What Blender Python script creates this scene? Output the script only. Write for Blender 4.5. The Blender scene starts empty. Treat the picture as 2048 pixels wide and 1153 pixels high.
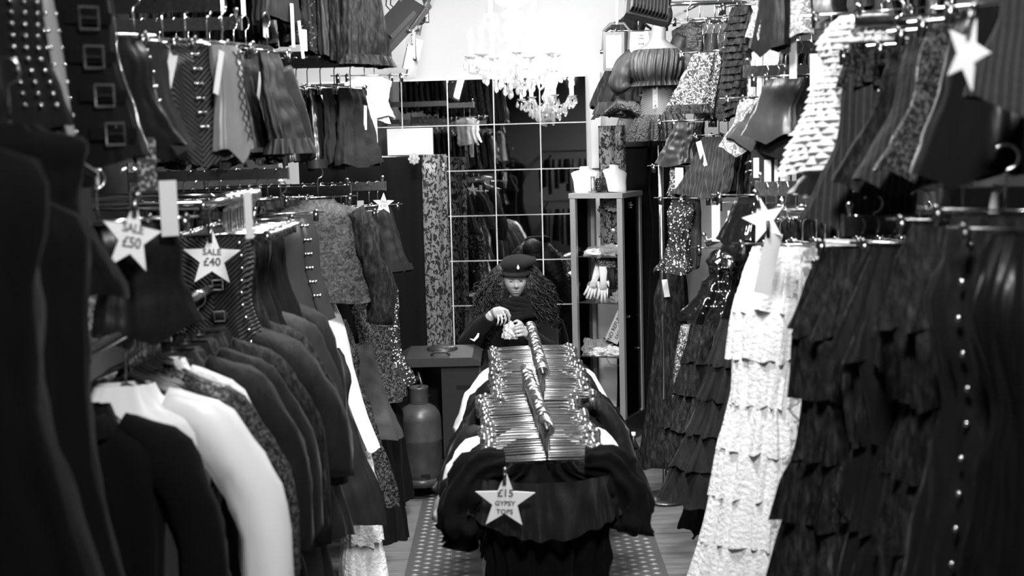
import bpy, bmesh, math, random
from mathutils import Vector, Matrix, noise
random.seed(11)
PI = math.pi
scn = bpy.context.scene
C = scn.collection

# ------------------------------------------------------------------ camera, world, lights, exposure
F_PX, ROLL, EYE, VP = 2600.0, math.radians(1.5), 1.9, (1020.0, 270.0)
yc = Vector(((VP[0]-1024)/F_PX, (576.5-VP[1])/F_PX, -1)).normalized()
u0 = Vector((-math.sin(ROLL), math.cos(ROLL), 0))
uc = (u0 - u0.dot(yc)*yc).normalized()
xc = yc.cross(uc)
CAM = Matrix((xc, yc, uc))                       # camera axes -> world axes
cam_data = bpy.data.cameras.new('camera')
cam_data.sensor_width = 36.0
cam_data.lens = F_PX*36.0/2048.0
cam_data.clip_start = 0.05
cam_data.dof.use_dof = True
cam_data.dof.focus_distance = 7.1
cam_data.dof.aperture_fstop = 3.2
cam = bpy.data.objects.new('camera', cam_data)
C.objects.link(cam)
cam.matrix_world = Matrix.Translation((0, 0, EYE)) @ CAM.to_4x4()
scn.camera = cam

def at(px, py, Y):
    d = CAM @ Vector(((px-1024)/F_PX, (576.5-py)/F_PX, -1))
    t = Y/d.y
    return Vector((d.x*t, Y, EYE+d.z*t))

world = bpy.data.worlds.new('world')
scn.world = world
world.use_nodes = True
world.node_tree.nodes['Background'].inputs[0].default_value = (0.5, 0.5, 0.5, 1)
world.node_tree.nodes['Background'].inputs[1].default_value = 0.02

def area_light(name, loc, target, size, power, spread=180):
    l = bpy.data.lights.new(name, 'AREA'); l.energy = power; l.size = size; l.spread = math.radians(spread)
    o = bpy.data.objects.new(name, l); C.objects.link(o); o.location = loc
    o.rotation_euler = (Vector(target)-Vector(loc)).to_track_quat('-Z', 'Y').to_euler()
    return o
# shop ceiling lamps above the aisle, over the top of the frame; the entrance light is added
area_light('unseen_ceiling_light', (0.1, 5.0, 3.4), (0.1, 5.2, 0), 0.5, 50)
area_light('unseen_ceiling_light', (0.1, 3.3, 3.4), (0.1, 6.6, 1.0), 0.4, 40, 110)
area_light('unseen_ceiling_light', (0.25, 1.3, 3.3), (0.1, 4.3, 0.6), 0.4, 26, 120)
area_light('unseen_ceiling_light', (0.3, 0.2, 3.4), (0.3, -1.0, 1.2), 0.4, 45, 120)  # added light, no lamp known here: brightens the entrance clothes in the mirror

scn.view_settings.view_transform = 'Standard'
scn.view_settings.look = 'None'
scn.view_settings.gamma = 1.0
scn.view_settings.use_curve_mapping = False
scn.view_settings.exposure = 0.75

# ------------------------------------------------------------------ materials
MATS = {}
def nd(nt, t, **kw):
    n = nt.nodes.new(t)
    for k, v in kw.items():
        setattr(n, k, v)
    return n

def mat(name, c, rough=0.7, metal=0.0, spec=0.5, pat=None, c2=None, scale=40, lo=0.45, hi=0.55, stretch=(1, 1, 1),
        bump=0.0, bscale=60, bstretch=(1, 1, 1), sheen=0.0, coat=0.0, trans=0.0, ior=1.45, emit=0.0, patrough=None, patmetal=None, alpha=None):
    m = bpy.data.materials.new(name)
    m.use_nodes = True
    nt = m.node_tree
    b = nt.nodes['Principled BSDF']
    I = b.inputs
    I['Base Color'].default_value = (c, c, c, 1)
    I['Roughness'].default_value = rough
    I['Metallic'].default_value = metal
    I['Specular IOR Level'].default_value = spec
    I['Sheen Weight'].default_value = sheen
    I['Coat Weight'].default_value = coat
    I['Coat Roughness'].default_value = 0.08
    I['Transmission Weight'].default_value = trans
    I['IOR'].default_value = ior
    if emit:
        I['Emission Color'].default_value = (1, 1, 1, 1)
        I['Emission Strength'].default_value = emit
    tc = nd(nt, 'ShaderNodeTexCoord')
    if pat:
        mp = nd(nt, 'ShaderNodeMapping')
        mp.inputs['Scale'].default_value = stretch
        nt.links.new(tc.outputs['Object'], mp.inputs['Vector'])
        if pat == 'voronoi':
            t = nd(nt, 'ShaderNodeTexVoronoi'); t.inputs['Scale'].default_value = scale; out = t.outputs['Distance']
        elif pat == 'cells':
            t = nd(nt, 'ShaderNodeTexVoronoi'); t.inputs['Scale'].default_value = scale
            s = nd(nt, 'ShaderNodeSeparateColor'); nt.links.new(t.outputs['Color'], s.inputs[0]); out = s.outputs[0]
        elif pat == 'wave':
            t = nd(nt, 'ShaderNodeTexWave'); t.inputs['Scale'].default_value = scale; out = t.outputs['Fac']
        elif pat == 'diag':
            t = nd(nt, 'ShaderNodeTexWave', bands_direction='DIAGONAL'); t.inputs['Scale'].default_value = scale
            ab = nd(nt, 'ShaderNodeVectorMath', operation='ABSOLUTE')
            nt.links.new(mp.outputs[0], ab.inputs[0]); out = t.outputs['Fac']
            nt.links.new(ab.outputs[0], t.inputs['Vector'])
        elif pat == 'checker':
            t = nd(nt, 'ShaderNodeTexChecker'); t.inputs['Scale'].default_value = scale; out = t.outputs['Fac']
        elif pat == 'damask':
            t = nd(nt, 'ShaderNodeTexNoise'); t.inputs['Scale'].default_value = scale; t.inputs['Detail'].default_value = 3.0
            t.inputs['Distortion'].default_value = 1.2; out = t.outputs['Fac']
        else:
            t = nd(nt, 'ShaderNodeTexNoise'); t.inputs['Scale'].default_value = scale; t.inputs['Detail'].default_value = 4.0; out = t.outputs['Fac']
        if pat != 'diag':
            nt.links.new(mp.outputs[0], t.inputs['Vector'])
        r = nd(nt, 'ShaderNodeValToRGB')
        r.color_ramp.elements[0].position = lo; r.color_ramp.elements[1].position = hi
        r.color_ramp.elements[0].color = (c, c, c, 1); r.color_ramp.elements[1].color = (c2, c2, c2, 1)
        nt.links.new(out, r.inputs[0]); nt.links.new(r.outputs[0], I['Base Color'])
        for nm, val, base in (('Roughness', patrough, rough), ('Metallic', patmetal, metal)):
            if val is not None:
                mr = nd(nt, 'ShaderNodeMapRange')
                mr.inputs['From Min'].default_value = lo; mr.inputs['From Max'].default_value = hi
                mr.inputs['To Min'].default_value = base; mr.inputs['To Max'].default_value = val
                nt.links.new(out, mr.inputs['Value']); nt.links.new(mr.outputs[0], I[nm])
        if alpha is not None:
            mr = nd(nt, 'ShaderNodeMapRange')
            mr.inputs['From Min'].default_value = lo; mr.inputs['From Max'].default_value = hi
            mr.inputs['To Min'].default_value = alpha; mr.inputs['To Max'].default_value = 1.0
            nt.links.new(out, mr.inputs['Value']); nt.links.new(mr.outputs[0], I['Alpha'])
    if bump:
        mp2 = nd(nt, 'ShaderNodeMapping'); mp2.inputs['Scale'].default_value = bstretch
        nt.links.new(tc.outputs['Object'], mp2.inputs['Vector'])
        if pat == 'diag':
            h = out
        else:
            n2 = nd(nt, 'ShaderNodeTexNoise'); n2.inputs['Scale'].default_value = bscale; n2.inputs['Detail'].default_value = 3.0
            nt.links.new(mp2.outputs[0], n2.inputs['Vector']); h = n2.outputs['Fac']
        bp = nd(nt, 'ShaderNodeBump'); bp.inputs['Strength'].default_value = bump; bp.inputs['Distance'].default_value = 0.01
        nt.links.new(h, bp.inputs['Height']); nt.links.new(bp.outputs[0], I['Normal'])
    MATS[name] = m
    return m

V = (1, 1, 0.25)      # creases that run down the cloth
mat('black', 0.004, 0.55, spec=.3, bump=0.8, bscale=30, bstretch=V)
mat('charcoal', 0.012, 0.6, spec=.3, bump=0.4, bscale=26, bstretch=V)
mat('velvet', 0.0035, 0.65, spec=.25, bump=0.9, bscale=22, bstretch=V, sheen=0.06)
mat('dark_velvet', 0.003, 0.9, spec=.12, bump=0.5, bscale=12, bstretch=V, sheen=0.02)
mat('satin', 0.006, 0.32, spec=.45, bump=0.6, bscale=14, bstretch=V)
mat('satin_mid', 0.028, 0.36, spec=.45, bump=0.6, bscale=14, bstretch=V)
mat('satin_light', 0.2, 0.4, bump=0.3, bscale=14, bstretch=V)
mat('denim', 0.015, 0.8, spec=.2, bump=0.3, bscale=120)
mat('pvc', 0.006, 0.10, spec=0.8, bump=0.25, bscale=9, bstretch=V, coat=1.0)
mat('lace_black', 0.003, 0.7, spec=.25, pat='noise', c2=0.03, scale=48, lo=0.45, hi=0.75, stretch=(1.6, 1.6, .4), bump=0.8, bscale=60, bstretch=(1, 1, .4))
mat('brocade', 0.006, 0.55, spec=.3, pat='damask', c2=0.09, scale=105, lo=0.5, hi=0.56, bump=0.35, bscale=50, patrough=0.3)
mat('brocade_light', 0.10, 0.5, pat='damask', c2=0.36, scale=75, lo=0.46, hi=0.56, bump=0.35, bscale=50, patrough=0.3)
mat('floral_grey', 0.006, 0.6, pat='damask', c2=0.05, scale=75, lo=0.42, hi=0.6, bump=0.3, bscale=40)
mat('sequin', 0.03, 0.3, pat='cells', c2=0.8, scale=150, lo=0.35, hi=0.95, metal=0.4, patmetal=1.0, patrough=0.18, bump=0.8, bscale=180)
mat('glitter', 0.008, 0.5, pat='cells', c2=0.9, scale=170, lo=0.86, hi=0.96, bump=0.6, bscale=150, patrough=0.15)
mat('speckle', 0.012, 0.7, spec=.25, pat='voronoi', c2=0.008, scale=70, lo=0.05, hi=0.3, bump=0.3, bscale=50)
MATS['speckle'].node_tree.nodes['Color Ramp'].color_ramp.elements[0].color = (0.22, 0.22, 0.22, 1) if 'Color Ramp' in MATS['speckle'].node_tree.nodes else (0.2,)*3+(1,)
mat('pinstripe', 0.010, 0.75, pat='wave', c2=0.04, scale=17, lo=0.86, hi=0.95, bump=0.3, bscale=40)
mat('diag_stripe', 0.010, 0.6, pat='diag', c2=0.09, scale=70, lo=0.3, hi=0.6)
mat('herringbone', 0.02, 0.45, pat='diag', c2=0.075, scale=42, lo=0.15, hi=0.45, bump=0.9)
mat('herringbone_dark', 0.005, 0.5, pat='diag', c2=0.03, scale=42, lo=0.25, hi=0.6, bump=0.9)
mat('white_cotton', 0.78, 0.8, bump=0.5, bscale=26, bstretch=V)
mat('white_lace', 0.76, 0.8, pat='noise', c2=0.85, scale=70, lo=0.42, hi=0.6, bump=0.7, bscale=70)
mat('white_floral', 0.25, 0.7, pat='damask', c2=0.72, scale=26, lo=0.38, hi=0.5, bump=0.4, bscale=50)
mat('white_satin', 0.8, 0.4, bump=0.35, bscale=14, bstretch=V)
mat('white_fur', 0.6, 0.95, bump=1.0, bscale=120, bstretch=(1, 1, 0.3), sheen=0.6)
mat('black_fur', 0.003, 0.5, pat='noise', c2=0.014, scale=30, lo=0.5, hi=0.75, bump=1.0, bscale=90)
mat('tulle', 0.004, 0.6, spec=.3, pat='noise', c2=0.018, scale=14, lo=0.4, hi=0.8, stretch=(3, 3, 1), bump=0.6, bscale=30, bstretch=V)
mat('damask_curtain', 0.12, 0.4, pat='damask', c2=0.004, scale=30, lo=0.50, hi=0.53, patrough=0.9, bump=0.2, bscale=10, stretch=(1.6, 1.6, 1))
mat('paper', 0.82, 0.8)
mat('card', 0.5, 0.8)
mat('card_print', 0.58, 0.8, pat='wave', c2=0.32, scale=55, lo=0.5, hi=0.7, stretch=(0, 0, 1))
mat('crest_print', 0.02, 0.6, pat='voronoi', c2=0.3, scale=110, lo=0.55, hi=0.7)
mat('black_card', 0.015, 0.4)
mat('ink', 0.10, 0.8)
mat('ink_black', 0.02, 0.8)
mat('chrome', 0.75, 0.16, metal=1.0)
mat('foil', 0.85, 0.22, metal=0.55, spec=.9, bump=0.9, bscale=70)
mat('wire_steel', 0.48, 0.27, metal=0.92)
mat('chrome_worn', 0.3, 0.25, metal=1.0, bump=0.1, bscale=60)
mat('dark_steel', 0.10, 0.35, metal=0.9, bump=0.15, bscale=50)
mat('plastic_black', 0.008, 0.35)
mat('plastic_white', 0.75, 0.4)
mat('aluminium', 0.42, 0.42, metal=0.6)
mat('crystal', 0.97, 0.03, trans=0.75, ior=1.5, spec=0.9)
mat('mirror', 0.78, 0.015, metal=1.0)
mat('wall_paint', 0.6, 0.85, bump=0.08, bscale=30)
mat('wall_dark', 0.05, 0.9, bump=0.1, bscale=20)
mat('ceiling_paint', 0.3, 0.9)
mat('plank', 0.10, 0.6, pat='noise', c2=0.19, scale=6, lo=0.3, hi=0.7, stretch=(0.6, 9, 1), bump=0.15, bscale=40)
mat('rubber_mat', 0.07, 0.55, bump=0.2, bscale=90)
mat('mat_stud', 0.26, 0.4)
mat('iron', 0.028, 0.4, bump=0.1, bscale=60)
mat('enamel', 0.02, 0.3, bump=0.1, bscale=90)
mat('gas_paint', 0.034, 0.36, bump=0.25, bscale=16, pat='noise', c2=0.05, scale=14, lo=0.4, hi=0.7)
mat('skin', 0.40, 0.55, bump=0.12, bscale=90)
mat('lip', 0.22, 0.5)
mat('eye_dark', 0.01, 0.3)
mat('hair', 0.005, 0.5, pat='noise', c2=0.02, scale=60, lo=0.4, hi=0.7, bump=0.5, bscale=80)
mat('wool', 0.006, 0.95, spec=.1, bump=0.6, bscale=120, sheen=0.04)
mat('wool_hat', 0.012, 0.95, spec=.1, bump=0.4, bscale=140, sheen=0.03)
mat('lamp_grey', 0.06, 0.5)
mat('lamp_dark', 0.05, 0.45, bump=0.2, bscale=60)
mat('lamp_lit', 0.9, 0.4, emit=60.0)
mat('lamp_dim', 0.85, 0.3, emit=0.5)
mat('bulb', 0.95, 0.3, emit=26.0)
mat('candle', 0.85, 0.4, emit=0.5)
mat('mannequin', 0.07, 0.5)
mat('box_grey', 0.25, 0.7)
mat('wood_dark', 0.03, 0.5, bump=0.2, bscale=30)
M = MATS
def thin(name, tint, gloss, diffuse=0.0, rough=0.02, bump=0.0):
    m = bpy.data.materials.new(name); m.use_nodes = True; nt = m.node_tree; nt.nodes.remove(nt.nodes['Principled BSDF']); out = nt.nodes['Material Output']
    tr = nd(nt, 'ShaderNodeBsdfTransparent'); tr.inputs[0].default_value = (tint, tint, tint, 1)
    gl = nd(nt, 'ShaderNodeBsdfGlossy'); gl.inputs['Roughness'].default_value = rough; gl.inputs[0].default_value = (1, 1, 1, 1)
    lw = nd(nt, 'ShaderNodeLayerWeight'); lw.inputs[0].default_value = gloss
    if bump:
        n2 = nd(nt, 'ShaderNodeTexNoise'); n2.inputs['Scale'].default_value = 60; bp = nd(nt, 'ShaderNodeBump'); bp.inputs['Strength'].default_value = bump; bp.inputs['Distance'].default_value = .01
        nt.links.new(n2.outputs['Fac'], bp.inputs['Height']); nt.links.new(bp.outputs[0], gl.inputs['Normal']); nt.links.new(bp.outputs[0], lw.inputs['Normal'])
    mx = nd(nt, 'ShaderNodeMixShader'); nt.links.new(lw.outputs['Fresnel'], mx.inputs[0]); nt.links.new(gl.outputs[0], mx.inputs[2])
    if diffuse:
        df = nd(nt, 'ShaderNodeBsdfDiffuse'); df.inputs[0].default_value = (.85, .85, .85, 1); m2 = nd(nt, 'ShaderNodeMixShader'); m2.inputs[0].default_value = diffuse
        nt.links.new(tr.outputs[0], m2.inputs[1]); nt.links.new(df.outputs[0], m2.inputs[2]); nt.links.new(m2.outputs[0], mx.inputs[1])
    else: nt.links.new(tr.outputs[0], mx.inputs[1])
    nt.links.new(mx.outputs[0], out.inputs['Surface']); MATS[name] = m
thin('glass', .96, .18); thin('shelf_glass', .9, .3, .06); thin('plastic_wrap', .9, .55, .35, .08, .9); thin('plastic_clear', .9, .4, .15, .05)

# ------------------------------------------------------------------ mesh helpers
class MB:
    def __init__(s): s.v = []; s.f = []
    def add(s, v, f):
        o = len(s.v); s.v += [Vector(p) for p in v]; s.f += [tuple(i+o for i in q) for q in f]; return s
    def box(s, c, d, rot=None):
        hx, hy, hz = d[0]/2, d[1]/2, d[2]/2
        v = [Vector((x, y, z)) for x in (-hx, hx) for y in (-hy, hy) for z in (-hz, hz)]
        if rot is not None: v = [rot @ p for p in v]
        return s.add([p+Vector(c) for p in v], [(0, 1, 3, 2), (4, 6, 7, 5), (0, 4, 5, 1), (2, 3, 7, 6), (0, 2, 6, 4), (1, 5, 7, 3)])
    def tube(s, pts, r, n=8, cap=True, flat=1.0, rip=None):
        pts = [Vector(p) for p in pts]; m = len(pts)
        rr = r if isinstance(r, (list, tuple)) else [r]*m
        vs = []; fs = []; ref = None
        for i, p in enumerate(pts):
            t = (pts[min(i+1, m-1)]-pts[max(i-1, 0)])
            if t.length < 1e-9: t = Vector((0, 0, 1))
            t.normalize()
            if ref is None:
                ref = Vector((0, 1, 0)) if abs(t.y) < 0.9 else Vector((1, 0, 0))
            a = (ref-ref.dot(t)*t)
            if a.length < 1e-6: a = t.orthogonal()
            a.normalize(); ref = a; b = t.cross(a)
            for k in range(n):
                ang = 2*PI*k/n
                q = rr[i]*(1+(rip(i/(m-1), ang) if rip else 0))
                vs.append(p+a*(math.cos(ang)*q*flat)+b*(math.sin(ang)*q))
        for i in range(m-1):
            for k in range(n):
                k2 = (k+1) % n
                fs.append((i*n+k, i*n+k2, (i+1)*n+k2, (i+1)*n+k))
        if cap:
            fs.append(tuple(range(n-1, -1, -1))); fs.append(tuple((m-1)*n+k for k in range(n)))
        return s.add(vs, fs)
    def lathe(s, prof, n=20, c=(0, 0, 0), cap=False):
        c = Vector(c); vs = []; fs = []; m = len(prof)
        for (r, z) in prof:
            for k in range(n):
                a = 2*PI*k/n; vs.append(c+Vector((r*math.cos(a), r*math.sin(a), z)))
        for i in range(m-1):
            for k in range(n):
                k2 = (k+1) % n; fs.append((i*n+k, i*n+k2, (i+1)*n+k2, (i+1)*n+k))
        if cap:
            fs.append(tuple(range(n-1, -1, -1))); fs.append(tuple((m-1)*n+k for k in range(n)))
        return s.add(vs, fs)
    def ball(s, c, r, n=8, m=6, sc=(1, 1, 1)):
        c = Vector(c); vs = [c+Vector((0, 0, r*sc[2]))]; fs = []
        for i in range(1, m):
            t = PI*i/m
            for k in range(n):
                a = 2*PI*k/n
                vs.append(c+Vector((r*sc[0]*math.sin(t)*math.cos(a), r*sc[1]*math.sin(t)*math.sin(a), r*sc[2]*math.cos(t))))
        vs.append(c-Vector((0, 0, r*sc[2]))); L = len(vs)-1
        for k in range(n):
            fs.append((0, 1+k, 1+(k+1) % n)); fs.append((L, L-n+(k+1) % n, L-n+k))
        for i in range(m-2):
            for k in range(n):
                a = 1+i*n+k; b = 1+i*n+(k+1) % n; fs.append((a, a+n, b+n, b))
        return s.add(vs, fs)
    def prism(s, poly, y0, y1):          # outline in x,z extruded along y
        n = len(poly); vs = [(x, y0, z) for x, z in poly]+[(x, y1, z) for x, z in poly]
        fs = [tuple(range(n)), tuple(range(2*n-1, n-1, -1))]+[(i, i+n, (i+1) % n+n, (i+1) % n) for i in range(n)]
        return s.add(vs, fs)
    def mesh(s, name, m=None, smooth=True, fix=False):
        me = bpy.data.meshes.new(name); me.from_pydata([tuple(p) for p in s.v], [], s.f)
        if fix:
            bm = bmesh.new(); bm.from_mesh(me); bmesh.ops.recalc_face_normals(bm, faces=bm.faces); bm.to_mesh(me); bm.free()
        if m: me.materials.append(M[m])
        if smooth: me.polygons.foreach_set('use_smooth', [True]*len(me.polygons))
        me.update(); return me
    def build(s, name, m, parent=None, smooth=False, fix=True, **kw):
        return link(name, s.mesh(name, m, smooth, fix), parent, **kw)

def link(name, me, parent=None, loc=None, rotz=None, mtx=None):
    o = bpy.data.objects.new(name, me); C.objects.link(o)
    if parent is not None: o.parent = parent
    if loc is not None: o.location = loc
    if rotz is not None: o.rotation_euler = (0, 0, rotz)
    if mtx is not None: o.matrix_local = mtx
    return o

def tag(o, label=None, cat=None, group=None, kind=None):
    if label: o['label'] = label
    if cat: o['category'] = cat
    if group: o['group'] = group
    if kind: o['kind'] = kind
    return o

def thing(name, label, cat, loc=(0, 0, 0), rotz=0.0, group=None):
    o = bpy.data.objects.new(name, None); C.objects.link(o); o.location = loc; o.rotation_euler = (0, 0, rotz)
    o.empty_display_size = 0.05
    return tag(o, label, cat, group)

def struct(name, mb, m, parent=None):
    o = mb.build(name, m, parent); o['kind'] = 'structure'; return o

def interp(tab, t):
    for (a, x), (b, y) in zip(tab, tab[1:]):
        if t <= b:
            k = 0 if b == a else (t-a)/(b-a); k = max(0, min(1, k)); k = k*k*(3-2*k)
            return x+(y-x)*k
    return tab[-1][1]

ORD = ['first', 'second', 'third', 'fourth', 'fifth', 'sixth', 'seventh', 'eighth', 'ninth', 'tenth', 'eleventh', 'twelfth', 'thirteenth', 'fourteenth', 'fifteenth', 'sixteenth']

def text_mesh(txt, size, m, align='CENTER', extrude=0.0006, bold=0.0):
    cu = bpy.data.curves.new('lettering', 'FONT'); cu.body = txt; cu.size = size; cu.align_x = align; cu.extrude = extrude; cu.offset = bold
    cu.resolution_u = 3
    o = bpy.data.objects.new('lettering', cu); C.objects.link(o)
    dg = bpy.context.evaluated_depsgraph_get()
    me = bpy.data.meshes.new_from_object(o.evaluated_get(dg))
    bpy.data.objects.remove(o); bpy.data.curves.remove(cu)
    me.materials.clear(); me.materials.append(M[m]); me.name = 'lettering'
    return me
UPRIGHT = Matrix.Rotation(PI/2, 4, 'X')       # text lying in x,y -> standing in x,z, read from -y

# ------------------------------------------------------------------ the room
XL, XR, YB, YF, ZC = -1.55, 1.62, 9.3, -2.2, 3.7
WB = math.radians(4.0)                                     # the back wall stands a little askew
BO = Vector((-0.1, 8.6, 0)); BX = Vector((math.cos(WB), -math.sin(WB), 0)); BN = Vector((-math.sin(WB), -math.cos(WB), 0))
BROT = Matrix((BX, -BN, Vector((0, 0, 1)))).transposed()    # columns: along wall, into wall, up
def bw(u, d, z): return BO+BX*u+BN*d+Vector((0, 0, z))      # u along the wall, d out from it
def bwm(u, d, z): return Matrix.Translation(bw(u, d, z)) @ BROT.to_4x4()

floor = struct('floor', MB().box((0, 3.4, -0.06), (3.6, 12.6, 0.08)), 'wood_dark')
me = MB().box((0, 0, 0), (3.17, 0.142, 0.02)).mesh('plank', 'plank', False, True)
for i in range(76):
    p = link('plank', me, floor, loc=(0.03+random.uniform(-.004, .004), -2.1+0.146*i, -0.011+random.uniform(-.0015, 0.0)))
struct('ceiling', MB().box((0, 3.5, ZC+0.05), (3.6, 12.6, 0.1)), 'ceiling_paint')
struct('wall_left', MB().box((XL-0.05, 3.5, 1.85), (0.1, 12.6, 3.9)), 'wall_dark')
struct('wall_right', MB().box((XR+0.05, 3.5, 1.85), (0.1, 12.6, 3.9)), 'wall_dark')
struct('wall_front', MB().box((0, YF-0.05, 1.85), (3.6, 0.1, 3.9)), 'wall_dark')
wall_back = link('wall_back', MB().box((0, 0.06, 1.85), (4.2, 0.1, 3.9)).mesh('wall_back', 'wall_paint', False, True), None, mtx=bwm(0.1, 0, 0))
wall_back['kind'] = 'structure'
tr = link('trim_1', MB().box((0, 0, 0), (0.065, 0.03, 0.62)).mesh('trim_1', 'wall_paint', False, True), None, mtx=bwm(0.665, 0.012, 1.98)); tr['kind'] = 'structure'

mirror = thing('tiled_mirror', 'wall mirror of square glass tiles behind the seated person', 'mirror', bw(0, 0.075, 0.2))
mirror.matrix_world = Matrix.Translation(bw(0, 0.075, 0.2)) @ BROT.to_4x4() @ Matrix.Rotation(math.radians(-1.6), 4, 'X')
MB().box((-0.33, 0.012, 1.04), (1.86, 0.012, 2.08)).build('backing_board', 'plastic_white', mirror)
tm = MB().box((0, 0, 0), (0.294, 0.006, 0.289)).mesh('tile', 'mirror', False, True)
for k in range(-4, 2):
    for r in range(7):
        t = link('tile', tm, mirror, loc=(0.302*k+0.151, -0.003, 2.07-0.2975*r-0.1488))
        t.rotation_euler = (random.uniform(-.004, .004), 0, random.uniform(-.004, .004))
sheet = link('foam_board', MB().box((0, 0, 0), (0.30, 0.006, 0.20)).mesh('foam_board', 'plastic_white', False, True), None, mtx=bwm(-0.555, 0.05, 1.86))
tag(sheet, 'blank white board fixed over the mirror beside the curtain rod', 'board')

# rubber mat under the centre rail
mt = thing('floor_mat', 'dark ribbed floor mat with raised lozenge studs under the centre rail', 'mat', (0.06, 5.6, 0))
MB().box((0, 0, 0.003), (1.14, 4.6, 0.006)).build('mat_sheet', 'rubber_mat', mt)
mb = MB()
for side in (-1, 1):
    for i in range(6):
        for j in range(76):
            x = side*(0.30+0.045*i); y = -2.25+0.06*j+(0.03 if i % 2 else 0)
            mb.add([(x-.017, y, .006), (x, y-.011, .006), (x+.017, y, .006), (x, y+.011, .006), (x, y, .0115)], [(0, 1, 4), (1, 2, 4), (2, 3, 4), (3, 0, 4)])
mb.build('studs', 'mat_stud', mt)['kind'] = 'stuff'

# ------------------------------------------------------------------ curtains by the mirror
def curtain(name, p0, p1, z0, z1, m, label, k, amp, depth=0.0):
    mb = MB(); n = 90; rows = 14; p0 = Vector(p0); p1 = Vector(p1); vs = []; fs = []
    d = (p1-p0).normalized(); nn = Vector((-d.y, d.x, 0))
    for r in range(rows+1):
        t = r/rows
        for i in range(n+1):
            s = i/n; w = amp*(0.5+0.5*t)*(math.sin(k*2*PI*s+0.6*math.sin(3*t))+0.4*math.sin(k*3.1*PI*s+1+t))
            p = p0.lerp(p1, s)+nn*w; vs.append((p.x, p.y, z0+(z1-z0)*t))
    for r in range(rows):
        for i in range(n):
            a = r*(n+1)+i; fs.append((a, a+1, a+n+2, a+n+1))
    o = mb.add(vs, fs).build(name, m, None, True, False)
    sm = o.modifiers.new('thick', 'SOLIDIFY'); sm.thickness = 0.004
    tag(o, label, 'curtain', 'curtains beside the mirror'); return o
ct = at(852, 313, 7.95)
cz = ct.z
rod = thing('curtain_rod', 'thin curtain rod with a cut glass finial above the black curtain', 'curtain rod', (-1.3, 8.02, cz))
MB().tube([(0, 0, 0), (0.78, 0, 0.0)], 0.012, 10).build('rod', 'chrome_worn', rod, True)
fin = MB(); fp = at(828, 318, 7.9)-Vector((-1.3, 8.02, cz))
fin.ball(fp, 0.026, 10, 8)
for a in range(8): fin.ball(fp+Vector((0.026*math.cos(a*PI/4), -0.008, 0.026*math.sin(a*PI/4))), 0.011, 6, 5)
fin.build('finial', 'crystal', rod, True)
curtain('velvet_curtain', (-1.30, 8.0, 0), at(846, 320, 8.0).xy.to_3d(), cz, 0.005, 'dark_velvet', 'black velvet curtain hanging left of the damask curtain', 5, 0.02)
curtain('damask_curtain', at(843, 320, 7.97).xy.to_3d(), at(893, 320, 8.02).xy.to_3d(), cz+.01, 0.15, 'damask_curtain', 'grey satin curtain with black flocked damask pattern beside the mirror', 1.5, 0.016)
curtain('damask_drape', at(1196, 250, 8.05).xy.to_3d(), at(1250, 250, 8.0).xy.to_3d(), at(1200, 252, 8.03).z, 0.9, 'damask_curtain', 'damask patterned fabric panel behind the glass cabinet', 2, 0.012)

# ------------------------------------------------------------------ gas heater and bottle
ht_ = thing('gas_heater', 'black portable cabinet gas heater with open back and gas bottle', 'heater', (-0.40, 6.95, 0))
mb = MB(); mb.box((0.105, 0, 0.40), (0.20, 0.40, 0.60)); mb.box((-0.19, 0.18, 0.40), (0.02, 0.05, 0.60)); mb.box((-0.1, 0.19, 0.40), (0.22, 0.02, 0.60))
mb.build('body', 'enamel', ht_)
mb = MB(); mb.prism([(-.225, 0), (.215, 0), (.215, .02), (.17, .045), (-.18, .045), (-.225, .02)], -.22, .21)
mb.v = [Vector((p.x, p.y, p.z+0.70)) for p in mb.v]; mb.build('top_cover', 'iron', ht_)
MB().lathe([(0.085, 0.745), (0.083, 0.755), (0.06, 0.765), (0.03, 0.768), (0.0, 0.768)], 20, (0.0, 0.06, 0)).build('ignition_knob', 'enamel', ht_, True)
MB().tube([(-.05, -.14, .748), (-.03, -.145, .765), (.03, -.145, .765), (.05, -.14, .748)], .007, 6).build('lid_handle', 'iron', ht_, True)
MB().box((0.12, -0.2, 0.585), (0.075, 0.006, 0.022)).build('hand_slot', 'plastic_black', ht_)
MB().box((0, -0.02, 0.075), (0.44, 0.42, 0.03)).build('base_tray', 'iron', ht_)
for sx in (-.19, .19):
    for sy in (-.21, .17):
        c = MB(); c.tube([(sx-.012, sy, .032), (sx+.012, sy, .032)], .03, 12); c.box((sx, sy, .055), (.03, .03, .03)); c.build('castor', 'plastic_black', ht_)
MB().tube([(-.13, -.16, .70), (-.10, -.18, .60), (-.16, -.19, .55), (-.10, -.2, .54), (-.06, -.19, .54)], .009, 8).build('gas_hose', 'dark_steel', ht_, True)
MB().box((-.125, -.17, .635), (.035, .02, .025)).build('hose_clip', 'chrome', ht_)
gb = thing('gas_bottle', 'squat grey steel gas bottle standing in the heater back', 'gas bottle', (-0.515, 6.72, 0.09))
bp = [(0.0, 0.0), (.085, 0), (.1, .02), (.112, .05), (.114, .06), (.114, .225), (.117, .232), (.114, .24), (.113, .34), (.106, .37), (.085, .40), (.05, .42), (.0, .428)]
MB().lathe(bp, 28).build('cylinder', 'gas_paint', gb, True)
MB().lathe([(.05, .40), (.05, .50), (.053, .51), (.047, .51), (.046, .41)], 20, (.0, 0, 0)).build('valve_collar', 'gas_paint', gb, True)
mb = MB().tube([(0, 0, .42), (0, 0, .48)], .018, 10); mb.tube([(-.05, -.0, .465), (.05, 0, .465)], .012, 8); mb.build('valve', 'chrome_worn', gb, True)
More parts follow.
